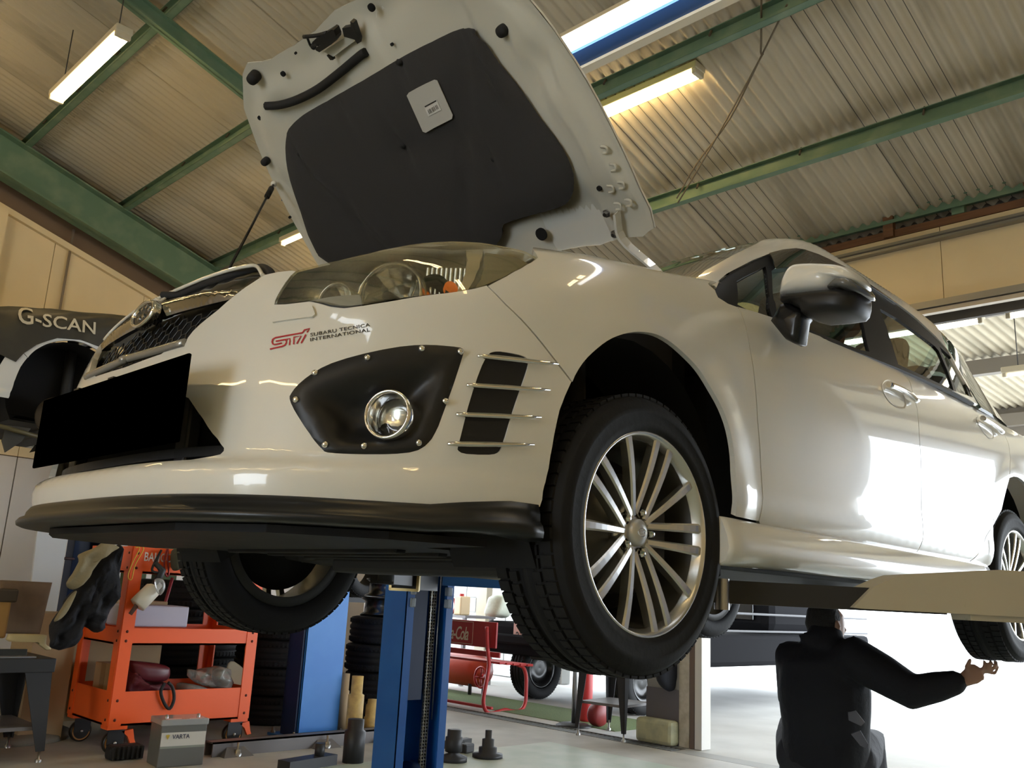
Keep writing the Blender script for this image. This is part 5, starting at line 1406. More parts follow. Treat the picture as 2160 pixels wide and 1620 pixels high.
# ---- orange tool cart
cx0, cx1, cy0, cy1 = .68, 1.60, 3.56, 4.20
cart = empty('tool_cart', ((cx0 + cx1) / 2, (cy0 + cy1) / 2, 0), 0, 'orange three-tier tool cart on castors under the bumper', 'cart')
hx, hy = (cx1 - cx0) / 2, (cy1 - cy0) / 2
def tray(z0, z1, nm):
    b = MB(); b.box((-hx, -hy, z0), (hx, hy, z0 + .012))
    b.box((-hx, -hy, z0), (hx, -hy + .006, z1)); b.box((-hx, hy - .006, z0), (hx, hy, z1)); b.box((-hx, -hy, z0), (-hx + .006, hy, z1)); b.box((hx - .006, -hy, z0), (hx, hy, z1))
    return b.build(nm, ORANGE, cart)
tray(.165, .36, 'bottom_tray'); tray(.63, .73, 'middle_tray'); tray(1.06, 1.22, 'top_tray')
for sx in (-1, 1):
    for sy in (-1, 1):
        b = MB(); b.box((min(sx * hx, sx * (hx - .075)), sy * hy - .005, .165), (max(sx * hx, sx * (hx - .075)), sy * hy + .005, 1.225)); b.box((sx * hx - .005, min(sy * hy, sy * (hy - .075)), .165), (sx * hx + .005, max(sy * hy, sy * (hy - .075)), 1.225))
        po = b.build('corner_post', ORANGE, cart)
        for z in (.20, .31, .655, .71, 1.09, 1.18):
            MB().lathe([(0, .005), (.006, .004), (.009, 0)], 10, frame((sx * (hx - .035), sy * hy + sy * .005, z), (0, sy, 0))).build('post_screw', mat('screw_dark', (.10, .02, .01), .4, metal=.5), po)
            if sx < 0: MB().lathe([(0, .005), (.006, .004), (.009, 0)], 10, frame((sx * hx - .005, sy * (hy - .035), z), (-1, 0, 0))).build('post_screw', MATS['screw_dark'], po)
        cp = MB().box((min(sx * hx, sx * (hx - .12)), min(sy * hy, sy * (hy - .10)), .145), (max(sx * hx, sx * (hx - .12)), max(sy * hy, sy * (hy - .10)), .165)).build('castor_plate', ORANGE, cart)
        M = Matrix.Translation((sx * (hx - .07), sy * (hy - .06), .065)) @ Matrix.Rotation(PI / 2, 4, 'X')
        cw = MB().lathe([(.0, -.02), (.05, -.02), (.064, -.018), (.066, 0), (.064, .018), (.05, .02), (.0, .02)], 28, M).build('castor', mat('castor_black', (.015, .012, .010), .35), cart)
        MB().lathe([(.048, .0205), (.052, .021), (.056, .0205)], 28, M @ Matrix.Translation((0, 0, .0))).build('castor_ring', mat('castor_amber', (.35, .16, .04), .4), cw)
        MB().box((sx * (hx - .07) - .05, sy * (hy - .06) - .032, .06), (sx * (hx - .07) + .05, sy * (hy - .06) - .026, .145)).build('castor_fork', IRON, cw)
        MB().lathe([(0, .006), (.008, .005), (.01, 0)], 10, frame((sx * (hx - .07), sy * (hy - .06) - .033, .065), (0, -1, 0))).build('axle_nut', STEEL, cw)
        if sy < 0: MB().prism([(-.02, .02), (.05, .03), (.065, -.03), (.075, -.05), (.045, -.055), (.02, -.01)], -.012, .012, Matrix.Translation((sx * (hx - .07) + .05, sy * (hy - .06) - .02, .11)) @ Matrix.Rotation(PI / 2, 4, 'X')).build('brake_pedal', ORANGE, cw)
uv, fs = text_mesh('BAHCO', 'bh', 0, 1.0)
a_, b_ = at_y(px('U', (660, 205))[0], cy0 - .008), at_y(px('U', (850, 218))[0], cy0 - .008)
me = bpy.data.meshes.new('cart_lettering'); me.from_pydata([(a_.x + (b_.x - a_.x) * u - cart.location.x, -hy - .008, a_.z + w * .055) for u, w in uv[:, :2]], [], fs); link('cart_lettering', me, mat('letter_white', (.75, .72, .68), .5), cart)
# generic helper: rounded, slightly crumpled solid whose outline is sighted in the plane y = Y
def blob_y(crop, pts, Y, thick, name, m, label=None, cat=None, group=None, parent=None, crumple=.0, per=3):
    o2 = smooth([((q := at_y(p, Y)).x, q.z) for p in px(crop, *pts)], per, True); n = len(o2)
    cx = sum(p[0] for p in o2) / n; cz = sum(p[1] for p in o2) / n; vs = []; fs = []; rnd = random.Random(len(name) * 7 + n)
    LY = [(-.5, .12), (-.5, .3), (-.49, .46), (-.47, .62), (-.44, .74), (-.38, .85), (-.25, .95), (0, 1.0), (.25, .95), (.38, .85), (.47, .62), (.5, .3), (.5, .12)]
    for k, s in LY:
        for x, z in o2:
            xx, zz = cx + (x - cx) * s, cz + (z - cz) * s; d = crumple * (.6 * math.sin(xx * 37 + zz * 23) + .5 * math.sin(xx * 71 - zz * 40 + 1) + .3 * math.sin(xx * 20 + zz * 95)); vs.append((xx, Y + thick * (k + d), zz))
    for i in range(len(LY) - 1):
        for j in range(n): l = (j + 1) % n; fs.append((i * n + j, i * n + l, (i + 1) * n + l, (i + 1) * n + j))
    b = MB().add(vs, fs, True); b.f += [list(range(n)), list(range(len(vs) - n, len(vs)))]; b.sm += [True, True]
    o = b.build(name, m)
    if parent: o.parent = parent; o.matrix_parent_inverse = parent.matrix_basis.inverted()
    if label: tag(o, label, cat, group)
    return o
JK = mat('jacket_navy', (.012, .013, .018), .9, bump=(60, .4)); KH = mat('lining_khaki', (.24, .20, .12), .9, bump=(50, .4))
jk = empty('work_jacket', (cx0, cy0 - .12, 1.25), 0, 'dark work jacket with khaki lining hung on the cart post', 'jacket')
blob_y('U', [(500, 105), (420, 130), (330, 210), (250, 330), (130, 480), (50, 610), (5, 740), (10, 790), (110, 818), (190, 770), (250, 660), (300, 680), (345, 695), (390, 640), (440, 540), (490, 380)], cy0 - .076, .14, 'jacket_body', JK, parent=jk, crumple=.28)
blob_y('U', [(490, 112), (400, 72), (330, 110), (220, 160), (210, 210), (150, 330), (130, 370), (180, 402), (250, 350), (300, 280), (360, 190), (420, 140)], cy0 - .16, .08, 'jacket_lining', KH, parent=jk, crumple=.2)
blob_y('U', [(200, 410), (150, 450), (80, 560), (45, 620), (90, 600), (140, 540)], cy0 - .15, .05, 'jacket_cuff', KH, parent=jk)
# things hanging from and lying in the cart
sg = empty('spray_gun', (.95, cy0 - .05, 1.0), 0, 'spray gun with white cup hanging on the cart rail', 'spray gun')
def sg_part(o): o.parent = sg; o.matrix_parent_inverse = sg.matrix_basis.inverted(); return o
A = at_y(px('U', (640, 480))[0], cy0 - .06); B = at_y(px('U', (720, 400))[0], cy0 - .06)
def along(p0, p1): return frame(p0, (p1 - p0), (0, 1, 0))
L_ = (B - A).length
sg_part(MB().lathe([(0, -.035), (.04, -.035), (.052, -.03), (.052, .03), (.050, L_), (.03, L_ + .02), (.03, L_ + .05)], 28, along(A, B)).build('paint_cup', mat('cup_white', (.62, .58, .48), .4)))
sg_part(MB().tube([B + Vector((.01, 0, .02)), B + Vector((.04, -.01, .12)), B + Vector((-.01, 0, .16))], [.028, .022, .016], 10).build('gun_body', IRON))
sg_part(MB().tube(smooth([B + Vector((.02, -.01, .10)), at_y(px('U', (715, 260))[0], cy0 - .06), at_y(px('U', (780, 130))[0], cy0 - .03), at_y(px('U', (745, 220))[0], cy0 - .06), B + Vector((.05, 0, .09))], 5), .008, 6).build('hanging_strap', RUBBER))
sg_part(MB().tube([A + Vector((-.02, 0, -.02)), at_y(px('U', (565, 570))[0], cy0 - .05)], [.014, .012], 8).build('cup_handle', mat('handle_brown', (.12, .06, .04), .6)))
gl = blob_y('U', [(735, 330), (790, 330), (803, 390), (770, 440), (745, 400)], cy0 - .14, .04, 'safety_goggles', hazy('goggle_plastic', (.85, .85, .85), (.6, .6, .6), .25), 'clear goggles hung beside the spray gun on the cart', 'goggles')
pts = px('U', (600, 115), (640, 105), (655, 130), (600, 230), (575, 330), (550, 310), (580, 220), (630, 120), (605, 110))
tag(MB().tube(smooth([at_y(p, cy0 - .03) for p in pts], 5), .0035, 6).build('yellow_cord', mat('cord_yellow', (.75, .45, .05), .5)), 'yellow cord looped over the cart post', 'cord')
pts = px('U', (820, 120), (800, 180), (800, 260), (815, 310), (830, 290), (822, 200), (825, 120))
tag(MB().tube(smooth([at_y(p, cy0 - .03) for p in pts], 5), .005, 6).build('carabiner_loop', mat('loop_red', (.25, .03, .03), .3, metal=.5)), 'dark red metal loop hung on the cart rail', 'loop')
tag(blob_y('U', [(860, 130), (915, 135), (930, 235), (890, 268), (858, 258)], cy0 - .06, .10, 'canvas_pouch', mat('olive_canvas', (.06, .06, .04), .9)), 'small olive pouch clipped to the top of the cart', 'pouch')
q = at_y(px('U', (700, 615))[0], cy0 + .12)
tag(MB().cbox((q.x + .02, cy0 + .2, .80), (.42, .26, .13), None, .01).build('parts_bin', mat('bin_lilac', (.42, .40, .50), .4)), 'pale lilac plastic bin on the middle tray', 'bin')
tag(MB().cbox((q.x + .04, cy0 + .45, .81), (.34, .2, .15), None, .004).build('shipping_box', CARD), 'cardboard box with barcode behind the lilac bin', 'box')
tag(MB().box((cx0 + .02, cy1 + .12, .1), (cx0 + .62, cy1 + .45, .72)).build('carton', mat('carton_pale', (.52, .40, .23), .8)), 'large pale carton standing behind the cart', 'box')
tag(MB().box((cx0 - .28, cy1 - .0, 0), (cx0 - .02, cy1 + .4, .78)).build('carton', CARD), 'tall brown carton between the table and the cart', 'box')
bx = empty('brown_carton', (cx0 + .22, cy0 + .46, .178), .06, 'small brown carton on the bottom tray of the cart', 'box')
MB().cbox((0, 0, .155), (.22, .24, .31), None, .004).build('carton_body', CARD, bx); MB().box((-.112, -.03, .0), (.112, .03, .312)).build('carton_tape', mat('tape_tan', (.30, .20, .10), .4), bx)
bg_ = empty('tool_bag', (1.05, cy0 + .16, .18), 0, 'dark red tool bag slumped on the bottom tray', 'bag')
blob_y('U', [(490, 1100), (500, 960), (540, 940), (560, 1020), (700, 1040), (790, 1030), (820, 1080), (760, 1120), (600, 1130)], cy0 + .14, .24, 'bag_body', mat('bag_maroon', (.11, .012, .022), .6, bump=(40, .3)), parent=bg_, crumple=.12)
blob_y('U', [(535, 890), (620, 890), (800, 915), (828, 970), (800, 1020), (700, 1035), (575, 1010), (548, 960)], cy0 + .10, .16, 'bag_flap', mat('bag_flap_red', (.09, .012, .018), .35), parent=bg_)
pts = px('U', (800, 1040), (775, 1100), (800, 1180), (835, 1215), (865, 1150), (855, 1070), (825, 1035))
o = MB().tube(smooth([at_y(p, cy0 - .02) for p in pts], 4), .010, 6).build('bag_strap', RUBBER, bg_); o.matrix_parent_inverse = bg_.matrix_basis.inverted()
PLAST = hazy('clear_plastic', (.85, .85, .83), (.62, .60, .56), .32)
tag(blob_y('V', [(70, 920), (140, 930), (230, 900), (290, 895), (350, 930), (350, 1040), (250, 1050), (150, 1030), (80, 990)], cy0 + .12, .22, 'plastic_bag', PLAST, crumple=.15), 'crumpled clear plastic bag on the bottom tray', 'bag')
tag(blob_y('V', [(245, 930), (300, 910), (340, 960), (330, 1030), (270, 1040), (240, 1000)], cy0 + .14, .10, 'wire_coil', IRON), 'dark coil inside the clear plastic bag', 'coil')
tag(blob_y('V', [(0, 1020), (80, 1020), (160, 1040), (220, 1075), (100, 1090), (0, 1085)], cy0 + .14, .2, 'plastic_sheet', PLAST), 'flat plastic sheet on the bottom tray beside the red bag', 'sheet')
tag(blob_y('V', [(330, 900), (385, 862), (490, 965), (420, 1060), (350, 1050)], cy0 + .3, .02, 'cardboard_piece', mat('card_grey', (.36, .31, .22), .8)), 'bent piece of card standing at the right of the bottom tray', 'cardboard')
tag(blob_y('V', [(240, 1075), (300, 1060), (420, 1072), (420, 1085), (250, 1090)], cy0 + .09, .1, 'pink_cloth', mat('cloth_pink', (.62, .45, .42), .9)), 'pale pink cloth lying at the edge of the bottom tray', 'cloth')
# chock and battery
q = at_z((250, 1600), 0)
wc = empty('wheel_chock', (q.x + .02, cy0 - .06, 0), 0, 'ribbed black rubber chock in front of the cart castor', 'chock')
MB().cbox((0, -.06, .04), (.20, .10, .08), None, .02).build('chock_body', RUBBER, wc)
for k in range(7): MB().cbox((-.085 + k * .028, -.115, .04), (.012, .014, .07), None, .003).build('chock_rib', RUBBER, wc)
q0, q1 = at_z((313, 1612), 0), at_z((435, 1614), 0)
bt = empty('car_battery', ((q0.x + q1.x) / 2, 3.17, 0), -.12, 'grey car battery with white label standing on the floor', 'battery'); bw = abs(q1.x - q0.x) / 2
BATT = mat('battery_grey', (.13, .13, .12), .3)
MB().cbox((0, 0, .115), (bw * 2, .19, .23), None, .006).build('battery_case', BATT, bt)
MB().cbox((0, 0, .238), (bw * 2 + .012, .20, .035), None, .006).build('battery_lid', mat('lid_clear', (.30, .30, .29), .15), bt)
MB().box((-bw + .004, -.0965, .10), (bw - .004, -.0955, .185)).build('battery_label', mat('label_paper', (.52, .50, .44), .5), bt)
MB().box((-bw + .004, -.0970, .100), (bw - .004, -.0960, .112)).build('label_band', mat('label_green', (.22, .24, .20), .5), bt)
uv, fs = text_mesh('VARTA', 'va', 0, 1.0)
me = bpy.data.meshes.new('battery_lettering'); me.from_pydata([(-bw + .065 + u * .10, -.0985, .150 + w * .024) for u, w in uv[:, :2]], [], fs); link('battery_lettering', me, mat('letter_navy', (.03, .03, .06), .5), bt)
MB().prism([(-.012, .01), (.0, .013), (.012, .01), (.0, -.014)], 0, .001, Matrix.Translation((-bw + .04, -.098, .162)) @ Matrix.Rotation(PI / 2, 4, 'X')).build('battery_logo', mat('logo_gold', (.50, .36, .05), .4), bt)
for s in (-1, 1): MB().lathe([(0, .02), (.009, .02), (.010, 0)], 12, Matrix.Translation((s * bw * .7, -.04, .255))).build('terminal', STEEL, bt)
for s, c in ((-1, 'handle'), (1, 'handle')): MB().cbox((s * bw * .5, -.085, .250), (bw * .7, .012, .018), None, .004).build('carry_handle', mat('handle_pink', (.55, .30, .26), .5), bt)
# lift adapters
def stack_cyl(loc, prof, label, m, nm='lift_adapter', cat='adapter', grp='lift adapters'):
    return tag(MB().lathe(prof, 24).build(nm, m), label, cat, grp), None
for (p, prof, lab, m) in (((717, 1548), [(0, .42), (.036, .42), (.036, .30), (.042, .30), (.042, 0), (0, 0)], 'tall tan jack adapter beside the bright blue column', mat('tan_iron', (.42, .30, .17), .6)),
                          ((744, 1556), [(0, .42), (.042, .42), (.042, .30), (.058, .29), (.058, 0), (0, 0)], 'tall yellow jack adapter in the middle of the three', YELL),
                          ((780, 1551), [(0, .25), (.035, .25), (.035, .22), (.046, .21), (.046, .13), (.054, .125), (.054, 0), (0, 0)], 'short yellow jack adapter next to the tyre stack', YELL),
                          ((744, 1608), [(0, .25), (.05, .25), (.05, .19), (.065, .18), (.065, 0), (0, 0)], 'black lift adapter standing left of the chain column', IRON),
                          ((955, 1606), [(0, .19), (.045, .19), (.045, .15), (.055, .145), (.055, .06), (.03, .05), (.09, .03), (.09, 0), (0, 0)], 'black lift adapter with chrome foot right of the chain column', IRON),
                          ((1028, 1598), [(0, .17), (.022, .17), (.022, .12), (.04, .115), (.04, .07), (.06, .065), (.06, .03), (.10, .025), (.10, 0), (0, 0)], 'stepped black lift adapter on the painted floor', IRON)):
    o = tag(MB().lathe(prof, 24).build('lift_adapter', m), lab, 'adapter', 'lift adapters'); q = at_z(p, 0); o.location = (q.x, q.y, .0)
q = at_z((988, 1590), 0)
lb = empty('pad_bracket', (q.x, q.y, 0), .2, 'flat black bracket lying between the two lift adapters', 'bracket')
b = MB(); beam(b, (-.10, .12, .05), (.14, .10, .05), .05, .05); b.build('bracket_bar', IRON, lb); MB().cbox((.02, .05, .03), (.10, .10, .06), None, .01).build('bracket_foot', IRON, lb)
q = at_z((690, 1616), 0)
lb = empty('pad_bracket', (q.x, q.y, 0), .1, 'low black bracket on the floor left of the chain column', 'bracket')
b = MB(); beam(b, (-.32, 0, .03), (.06, .04, .03), .10, .06); b.build('bracket_bar', IRON, lb); MB().cyl((-.05, 0.02, .05), (-.05, 0.02, .13), .03, 12).build('bracket_pin', IRON, lb)
# ---- bench by the door
RED = mat('bench_red', (.50, .035, .035), .4); REDD = mat('bench_dark_red', (.34, .018, .02), .45)
YB = 4.10
bn = empty('bench', (4.6, YB + .7, 0), 0, 'red park bench with drink lettering on its back by the door', 'bench')
def bpart(o): o.parent = bn; o.matrix_parent_inverse = bn.matrix_basis.inverted(); return o
bpts = [(572, 640), (575, 760), (582, 880), (592, 1000), (575, 1120), (550, 1250), (538, 1340), (548, 1410), (580, 1455), (620, 1462), (680, 1445), (745, 1428), (800, 1440), (860, 1442), (910, 1415), (938, 1350), (944, 1240), (945, 1120), (930, 1050), (905, 1015), (860, 1000)]
loop = [at_y(p, YB + .06) for p in px('S', *bpts)]
for dy in (0, 1.22):
    bpart(MB().tube([p + Vector((0, dy, 0)) for p in smooth(loop, 3)], .018, 8).build('end_frame', RED))
bb = [at_y(p, YB) for p in px('S', (662, 598), (686, 845))]
for (z0, z1, x) in ((bb[1].z, bb[0].z, (bb[0].x + bb[1].x) / 2 - .03), (.475, .525, 4.43)):
    bpart(MB().cbox((x, YB + .66, (z0 + z1) / 2), (.022, 1.36, z1 - z0), None, .004).build('back_board', REDD))
for k in range(5):
    bpart(MB().cbox((4.47 + k * .095, YB + .66, .43 - .006 * k), (.075, 1.36, .022), None, .005).build('seat_slat', RED))
bpart(MB().cbox((4.42, YB + .66, .03), (.03, 1.25, .025), None, .006).build('base_bar', RED))
xb_ = (bb[0].x + bb[1].x) / 2 - .046
uv, fs = text_mesh('Coca-Cola', 'cc', .28, .86)
TX = [at_x(p, xb_) for p in px('S', (395, 770), (272, 760))]
wl_ = abs(TX[1].y - TX[0].y) * 2.25
def mesh_uv(name, fn, m, uv=uv, fs=fs):
    me = bpy.data.meshes.new(name); me.from_pydata([fn(u, w) for u, w in uv[:, :2]], [], fs); return bpart(link(name, me, m))
mesh_uv('bench_lettering', lambda u, w: (xb_ - .002, TX[0].y + wl_ * (1 - u), TX[0].z + .0 + w * .125), mat('letter_cream', (.62, .52, .40), .5))
fy0, fy1, fz0, fz1 = TX[0].y - .06, TX[0].y + wl_ + .06, bb[1].z + .015, bb[0].z - .012
for (a0, a1, z0, z1) in ((fy0, fy1, fz1 - .004, fz1), (fy0, fy1, fz0, fz0 + .004), (fy0, fy0 + .004, fz0, fz1), (fy1 - .004, fy1, fz0, fz1)):
    bpart(MB().box((xb_ - .003, a0, z0), (xb_, a1, z1)).build('lettering_border', MATS['letter_cream']))
# compressor with hand wheel behind the bench
q = at_x(px('S', (515, 1120))[0], 5.02)
cpz = empty('air_compressor', (5.2, q.y + .5, 0), 0, 'red air compressor tank with hand wheel behind the bench', 'compressor')
def cpp(o): o.parent = cpz; o.matrix_parent_inverse = cpz.matrix_basis.inverted(); return o
cpp(MB().lathe([(0, -.65), (.12, -.62), (.17, -.52), (.17, .52), (.12, .62), (0, .65)], 28, Matrix.Translation((5.30, q.y + .85, q.z + .03)) @ Matrix.Rotation(PI / 2, 4, 'X')).build('tank', mat('tank_red', (.50, .06, .03), .4)))
cpp(MB().tube([(5.02, q.y + .09 * math.cos(t), q.z + .10 * math.sin(t)) for t in [2 * PI * k / 28 for k in range(28)]], .012, 8, False, None, True).build('hand_wheel', RED))
for k in range(4): cpp(MB().tube([(5.02, q.y, q.z), (5.02, q.y + .09 * math.cos(k * PI / 2), q.z + .10 * math.sin(k * PI / 2))], .010, 6).build('wheel_spoke', RED))
cpp(MB().cyl((5.02, q.y, q.z), (5.25, q.y + .2, q.z), .02, 10).build('wheel_shaft', RED))
for dy in (.2, 1.2):
    for dx in (-.1, .1): cpp(MB().cyl((5.30 + dx, q.y + dy + .15, 0), (5.30 + dx, q.y + dy + .15, q.z - .1), .02, 8).build('tank_leg', IRON))
tag(MB().cbox((4.62, q.y + .35, .555), (.16, .42, .10), None, .01).build('cool_box', mat('pink_box', (.62, .22, .20), .5)), 'pale red box lying on the bench seat', 'box')
# stand with items, jerrycan, plastic bag, block wall behind the bench
wlb = MB().box((7.2, 5.75, 0), (7.35, 9.5, 3.6)).build('wall_block', mat('mortar', (.42, .42, .40), .8), kind='structure')
blk = MB().cbox((0, 0, 0), (.03, .385, .185), None, .006).mesh('block')
BLKM = mat('block_grey', (.50, .50, .49), .85, noise=(6, (.40, .40, .39), .4, .7))
for r in range(12):
    for k in range(9):
        o = link('block', blk, BLKM, wlb); o.location = (7.19, 5.98 + k * .40 - (.2 if r % 2 else 0), .10 + r * .20)
q = at_x(px('S', (545, 420))[0], 6.4)
gc = empty('cream_lift_post', (6.4, q.y, 0), 0, 'cream steel post with bracket beyond the bench', 'post')
MB().box((-.05, -.09, 0), (.05, .09, 1.75)).build('post', CREAMP, gc); MB().box((-.08, -.30, 1.33), (.08, .42, 1.40)).build('bracket', CREAMP, gc); MB().cyl((0, .16, 1.22), (0, .16, 1.33), .06, 12).build('rubber_foot', RUBBER, gc)
sb = empty('side_shelf', (5.95, 6.47, 0), 0, 'low grey shelf behind the bench holding cans', 'shelf')
MB().box((-.25, -.5, .76), (.25, .6, .79)).build('shelf_board', GREYS, sb)
for x in (-.22, .22):
    for y in (-.46, .56): MB().box((x - .02, y - .02, 0), (x + .02, y + .02, .76)).build('shelf_leg', GREYS, sb)
def on_shelf(nm, y, m, lab, cat, prof=None, box=None):
    b = MB()
    if prof: b.lathe(prof, 20)
    else: b.cbox((0, 0, box[2] / 2), box, None, .015)
    o = tag(b.build(nm, m), lab, cat); o.location = (5.85, y, .79); return o
on_shelf('jerrycan', 6.20, mat('can_cream', (.65, .50, .30), .5), 'cream jerrycan with red cap on the grey shelf', 'can', None, (.16, .12, .22))
o = MB().lathe([(0, .04), (.03, .04), (.03, 0)], 12).build('can_cap', RED, [x for x in bpy.data.objects if x.name == 'jerrycan'][0]); o.location = (0, .02, .21)
for i, (y, c) in enumerate(((6.41, (.28, .05, .05)), (6.66, (.62, .6, .58)))):
    hw = empty('hose_reel', (5.85, y, .79), 0, ('dark red hose reel beside the jerrycan', 'pale hose reel at the left end of the shelf')[i], 'hose reel')
    MB().tube([(0, .085 * math.cos(t), .10 + .095 * math.sin(t)) for t in [2 * PI * k / 24 for k in range(24)]], .016, 8, False, None, True).build('reel_ring', mat('reel_%d' % i, c, .5), hw)
    for k in range(3): MB().tube([(0, 0, .10), (0, .085 * math.cos(k * 2.1), .10 + .095 * math.sin(k * 2.1))], .007, 6).build('reel_spoke', MATS['reel_%d' % i], hw)
# black pickup outside
pk = empty('pickup_truck', (6.0, 4.4, 0), 0, 'black pickup with pale plate parked beyond the bench', 'truck')
def pkp(o): o.parent = pk; o.matrix_parent_inverse = pk.matrix_basis.inverted(); return o
BLK = mat('black_paint', (.012, .012, .014), .75, spec=.06)
q = [at_x(p, 5.35) for p in px('S', (548, 575), (835, 790), (1000, 790), (600, 850), (1090, 872))]
zt = q[0].z; yl = q[0].y
pkp(MB().cbox((7.75, (yl + 3.1) / 2, (zt + .44) / 2), (4.8, yl - 3.1, zt - .44), None, .05).build('truck_bed', BLK))
for zz in (.80, .98): pkp(MB().cbox((7.75, 3.09, zz), (4.6, .03, .025), None, .008).build('body_moulding', mat('moulding_grey', (.05, .05, .055), .5)))
pkp(MB().cbox((5.34, (yl + 3.1) / 2 - .05, .60), (.12, yl - 3.1, .10), None, .02).build('rear_bumper', BLK))
pkp(MB().cbox((7.0, (yl + 3.1) / 2, .52), (3.2, .9, .22), None, .03).build('chassis', IRON))
pkp(MB().cbox((8.6, (yl + 3.1) / 2, zt + .30), (1.6, yl - 3.3, .62), None, .12).build('cab', BLK))
pkp(MB().cbox((7.79, (yl + 3.1) / 2, zt + .33), (.02, yl - 3.7, .38), None, .005).build('cab_window', glassmat('teal_glass', (.35, .5, .5), .1)))
plq = [at_x(p, 5.33) for p in px('S', (825, 600), (818, 785))]
py1 = plq[1].y; pz0, pz1 = plq[1].z, plq[0].z
pkp(MB().cbox((5.335, py1 - .165, (pz0 + pz1) / 2), (.01, .33, pz1 - pz0), None, .004).build('truck_plate', mat('plate_pink', (.75, .52, .46), .5)))
uv3, fs3 = text_mesh('23', 'n23', 0, 1.0)
me = bpy.data.meshes.new('plate_lettering'); me.from_pydata([(5.328, py1 - .040 - .10 * u, pz0 + .015 + w * (pz1 - pz0) * .48) for u, w in uv3[:, :2]], [], fs3); pkp(link('plate_lettering', me, INK))
uv4, fs4 = text_mesh('6', 'n6', 0, 1.0)
me = bpy.data.meshes.new('plate_lettering'); me.from_pydata([(5.328, py1 - .012 - .016 * u, pz0 + .035 + w * .035) for u, w in uv4[:, :2]], [], fs4); pkp(link('plate_lettering', me, INK))
wq = at_z(px('S', (900, 1310))[0], 0)
for i, dy in enumerate((0, -1.35)):
    o = link('truck_wheel', tm, TYRE, pk); o.matrix_parent_inverse = pk.matrix_basis.inverted(); o.matrix_basis = Matrix.Translation((wq.x + .1, wq.y + dy - .1, .31)) @ Matrix.Rotation(PI / 2, 4, 'X')
    o2 = link('truck_rim', rm, ALLOY, o); o2.location = (0, 0, .02)
tag(blob_y('S', [(640, 350), (700, 338), (748, 350), (740, 450), (735, 550), (660, 550), (590, 530), (610, 440)], 5.2, .25, 'plastic_sack', mat('sack_white', (.66, .72, .60), .5, bump=(20, .5))), 'pale green plastic sack on the black pickup', 'sack')
# grass mat
gm = MB().box((4.54, 2.8, -.003), (5.35, 6.15, .0005)).build('grass_mat', mat('astro_green', (.11, .17, .06), .95, noise=(80, (.20, .26, .11), .35, .7), bump=(300, .8)))
tag(gm, 'green artificial grass mat outside the gutter grating', 'mat')
# ---- steel stand, red extinguisher, hanging cloth, barrier pole, kerb block
def stand(loc, w, d, h, label, rz=0, top=True, legw=.055):
    e = empty('steel_stand', loc, rz, label, 'stand', 'steel stands'); IR = IRON
    for sx in (-1, 1):
        for sy in (-1, 1):
            x, y = sx * w / 2, sy * d / 2; b = MB(); t = .006
            for (ax, ay) in ((1, 0), (0, 1)):
                ix, iy = -sx * ax, -sy * ay; lw0, lw1 = legw * 1.7, legw * .5
                b.add([(x, y, h), (x + ix * lw0, y + iy * lw0, h), (x + ix * lw1 + sx * .02, y + iy * lw1 + sy * .02, .06), (x + sx * .02, y + sy * .02, .06),
                       (x + iy * t - 0, y + ix * t, h), (x + ix * lw0 + iy * t, y + iy * lw0 + ix * t, h), (x + ix * lw1 + iy * t + sx * .02, y + iy * lw1 + ix * t + sy * .02, .06), (x + iy * t + sx * .02, y + ix * t + sy * .02, .06)],
                      [(0, 1, 2, 3), (7, 6, 5, 4), (0, 4, 5, 1), (1, 5, 6, 2), (2, 6, 7, 3), (3, 7, 4, 0)])
            b.build('leg', IR, e); MB().lathe([(0, .08), (.008, .08), (.008, .02), (.018, .015), (.018, 0)], 12, Matrix.Translation((x + sx * .02 - sx * .015, y + sy * .02 - sy * .015, 0))).build('levelling_foot', STEEL, e)
    if top: MB().cbox((0, 0, h + .02), (w + .03, d + .03, .075), None, .004).build('table_top', IR, e)
    MB().cbox((0, 0, h * .36), (w - .01, d - .01, .02)).build('shelf', GREYS, e)
    return e
stand((4.33, 2.63, 0), .46, .40, .70, 'dark steel stand below the front wheel beside the door', .14)
fx = at_y(px('G', (660, 1250))[0], 3.32)
ex = empty('fire_extinguisher', (fx.x, 3.32, 0), 0, 'red fire extinguisher behind the steel stand', 'extinguisher')
MB().lathe([(0, 0), (.05, 0), (.055, .02), (.055, .40), (.04, .46), (.015, .48), (.015, .52)], 24).build('cylinder', RED, ex); MB().cbox((0, 0, .50), (.10, .03, .04), None, .008).build('valve', IRON, ex)
hb_ = at_y(px('G', (728, 1355))[0], 3.06)
tag(MB().lathe([(0, -.05), (.085, -.05), (.095, -.03), (.095, .03), (.085, .05), (0, .05)], 24, Matrix.Translation((hb_.x, 3.06, .095)) @ Matrix.Rotation(PI / 2, 4, 'X')).build('red_drum', mat('drum_red', (.22, .02, .02), .5)), 'small dark red drum lying under the steel stand', 'drum')
ck = at_x(px('G', (1150, 1050))[0], XW - .12)
tag(blob_y('G', [(1085, 960), (1150, 935), (1218, 930), (1215, 1020), (1190, 1110), (1170, 1115), (1160, 1165), (1130, 1160), (1090, 1110), (1080, 1030)], 2.15, .10, 'hanging_cloth', mat('cloth_black', (.02, .022, .03), .9)), 'dark cloth hung on the pier beside the door post', 'cloth')
pq = at_z(px('S', (1395, 1580))[0], 0)
bp = empty('barrier_pole', (pq.x, pq.y, 0), 0, 'thin steel pole on a round foot by the grating', 'pole')
MB().cyl((0, 0, 0), (0, 0, .92), .022, 14).build('pole', STEEL, bp); MB().lathe([(0, .025), (.12, .02), (.15, .006), (.15, 0)], 28).build('foot', IRON, bp)
kq = at_z(px('G', (1150, 1455))[0], 0)
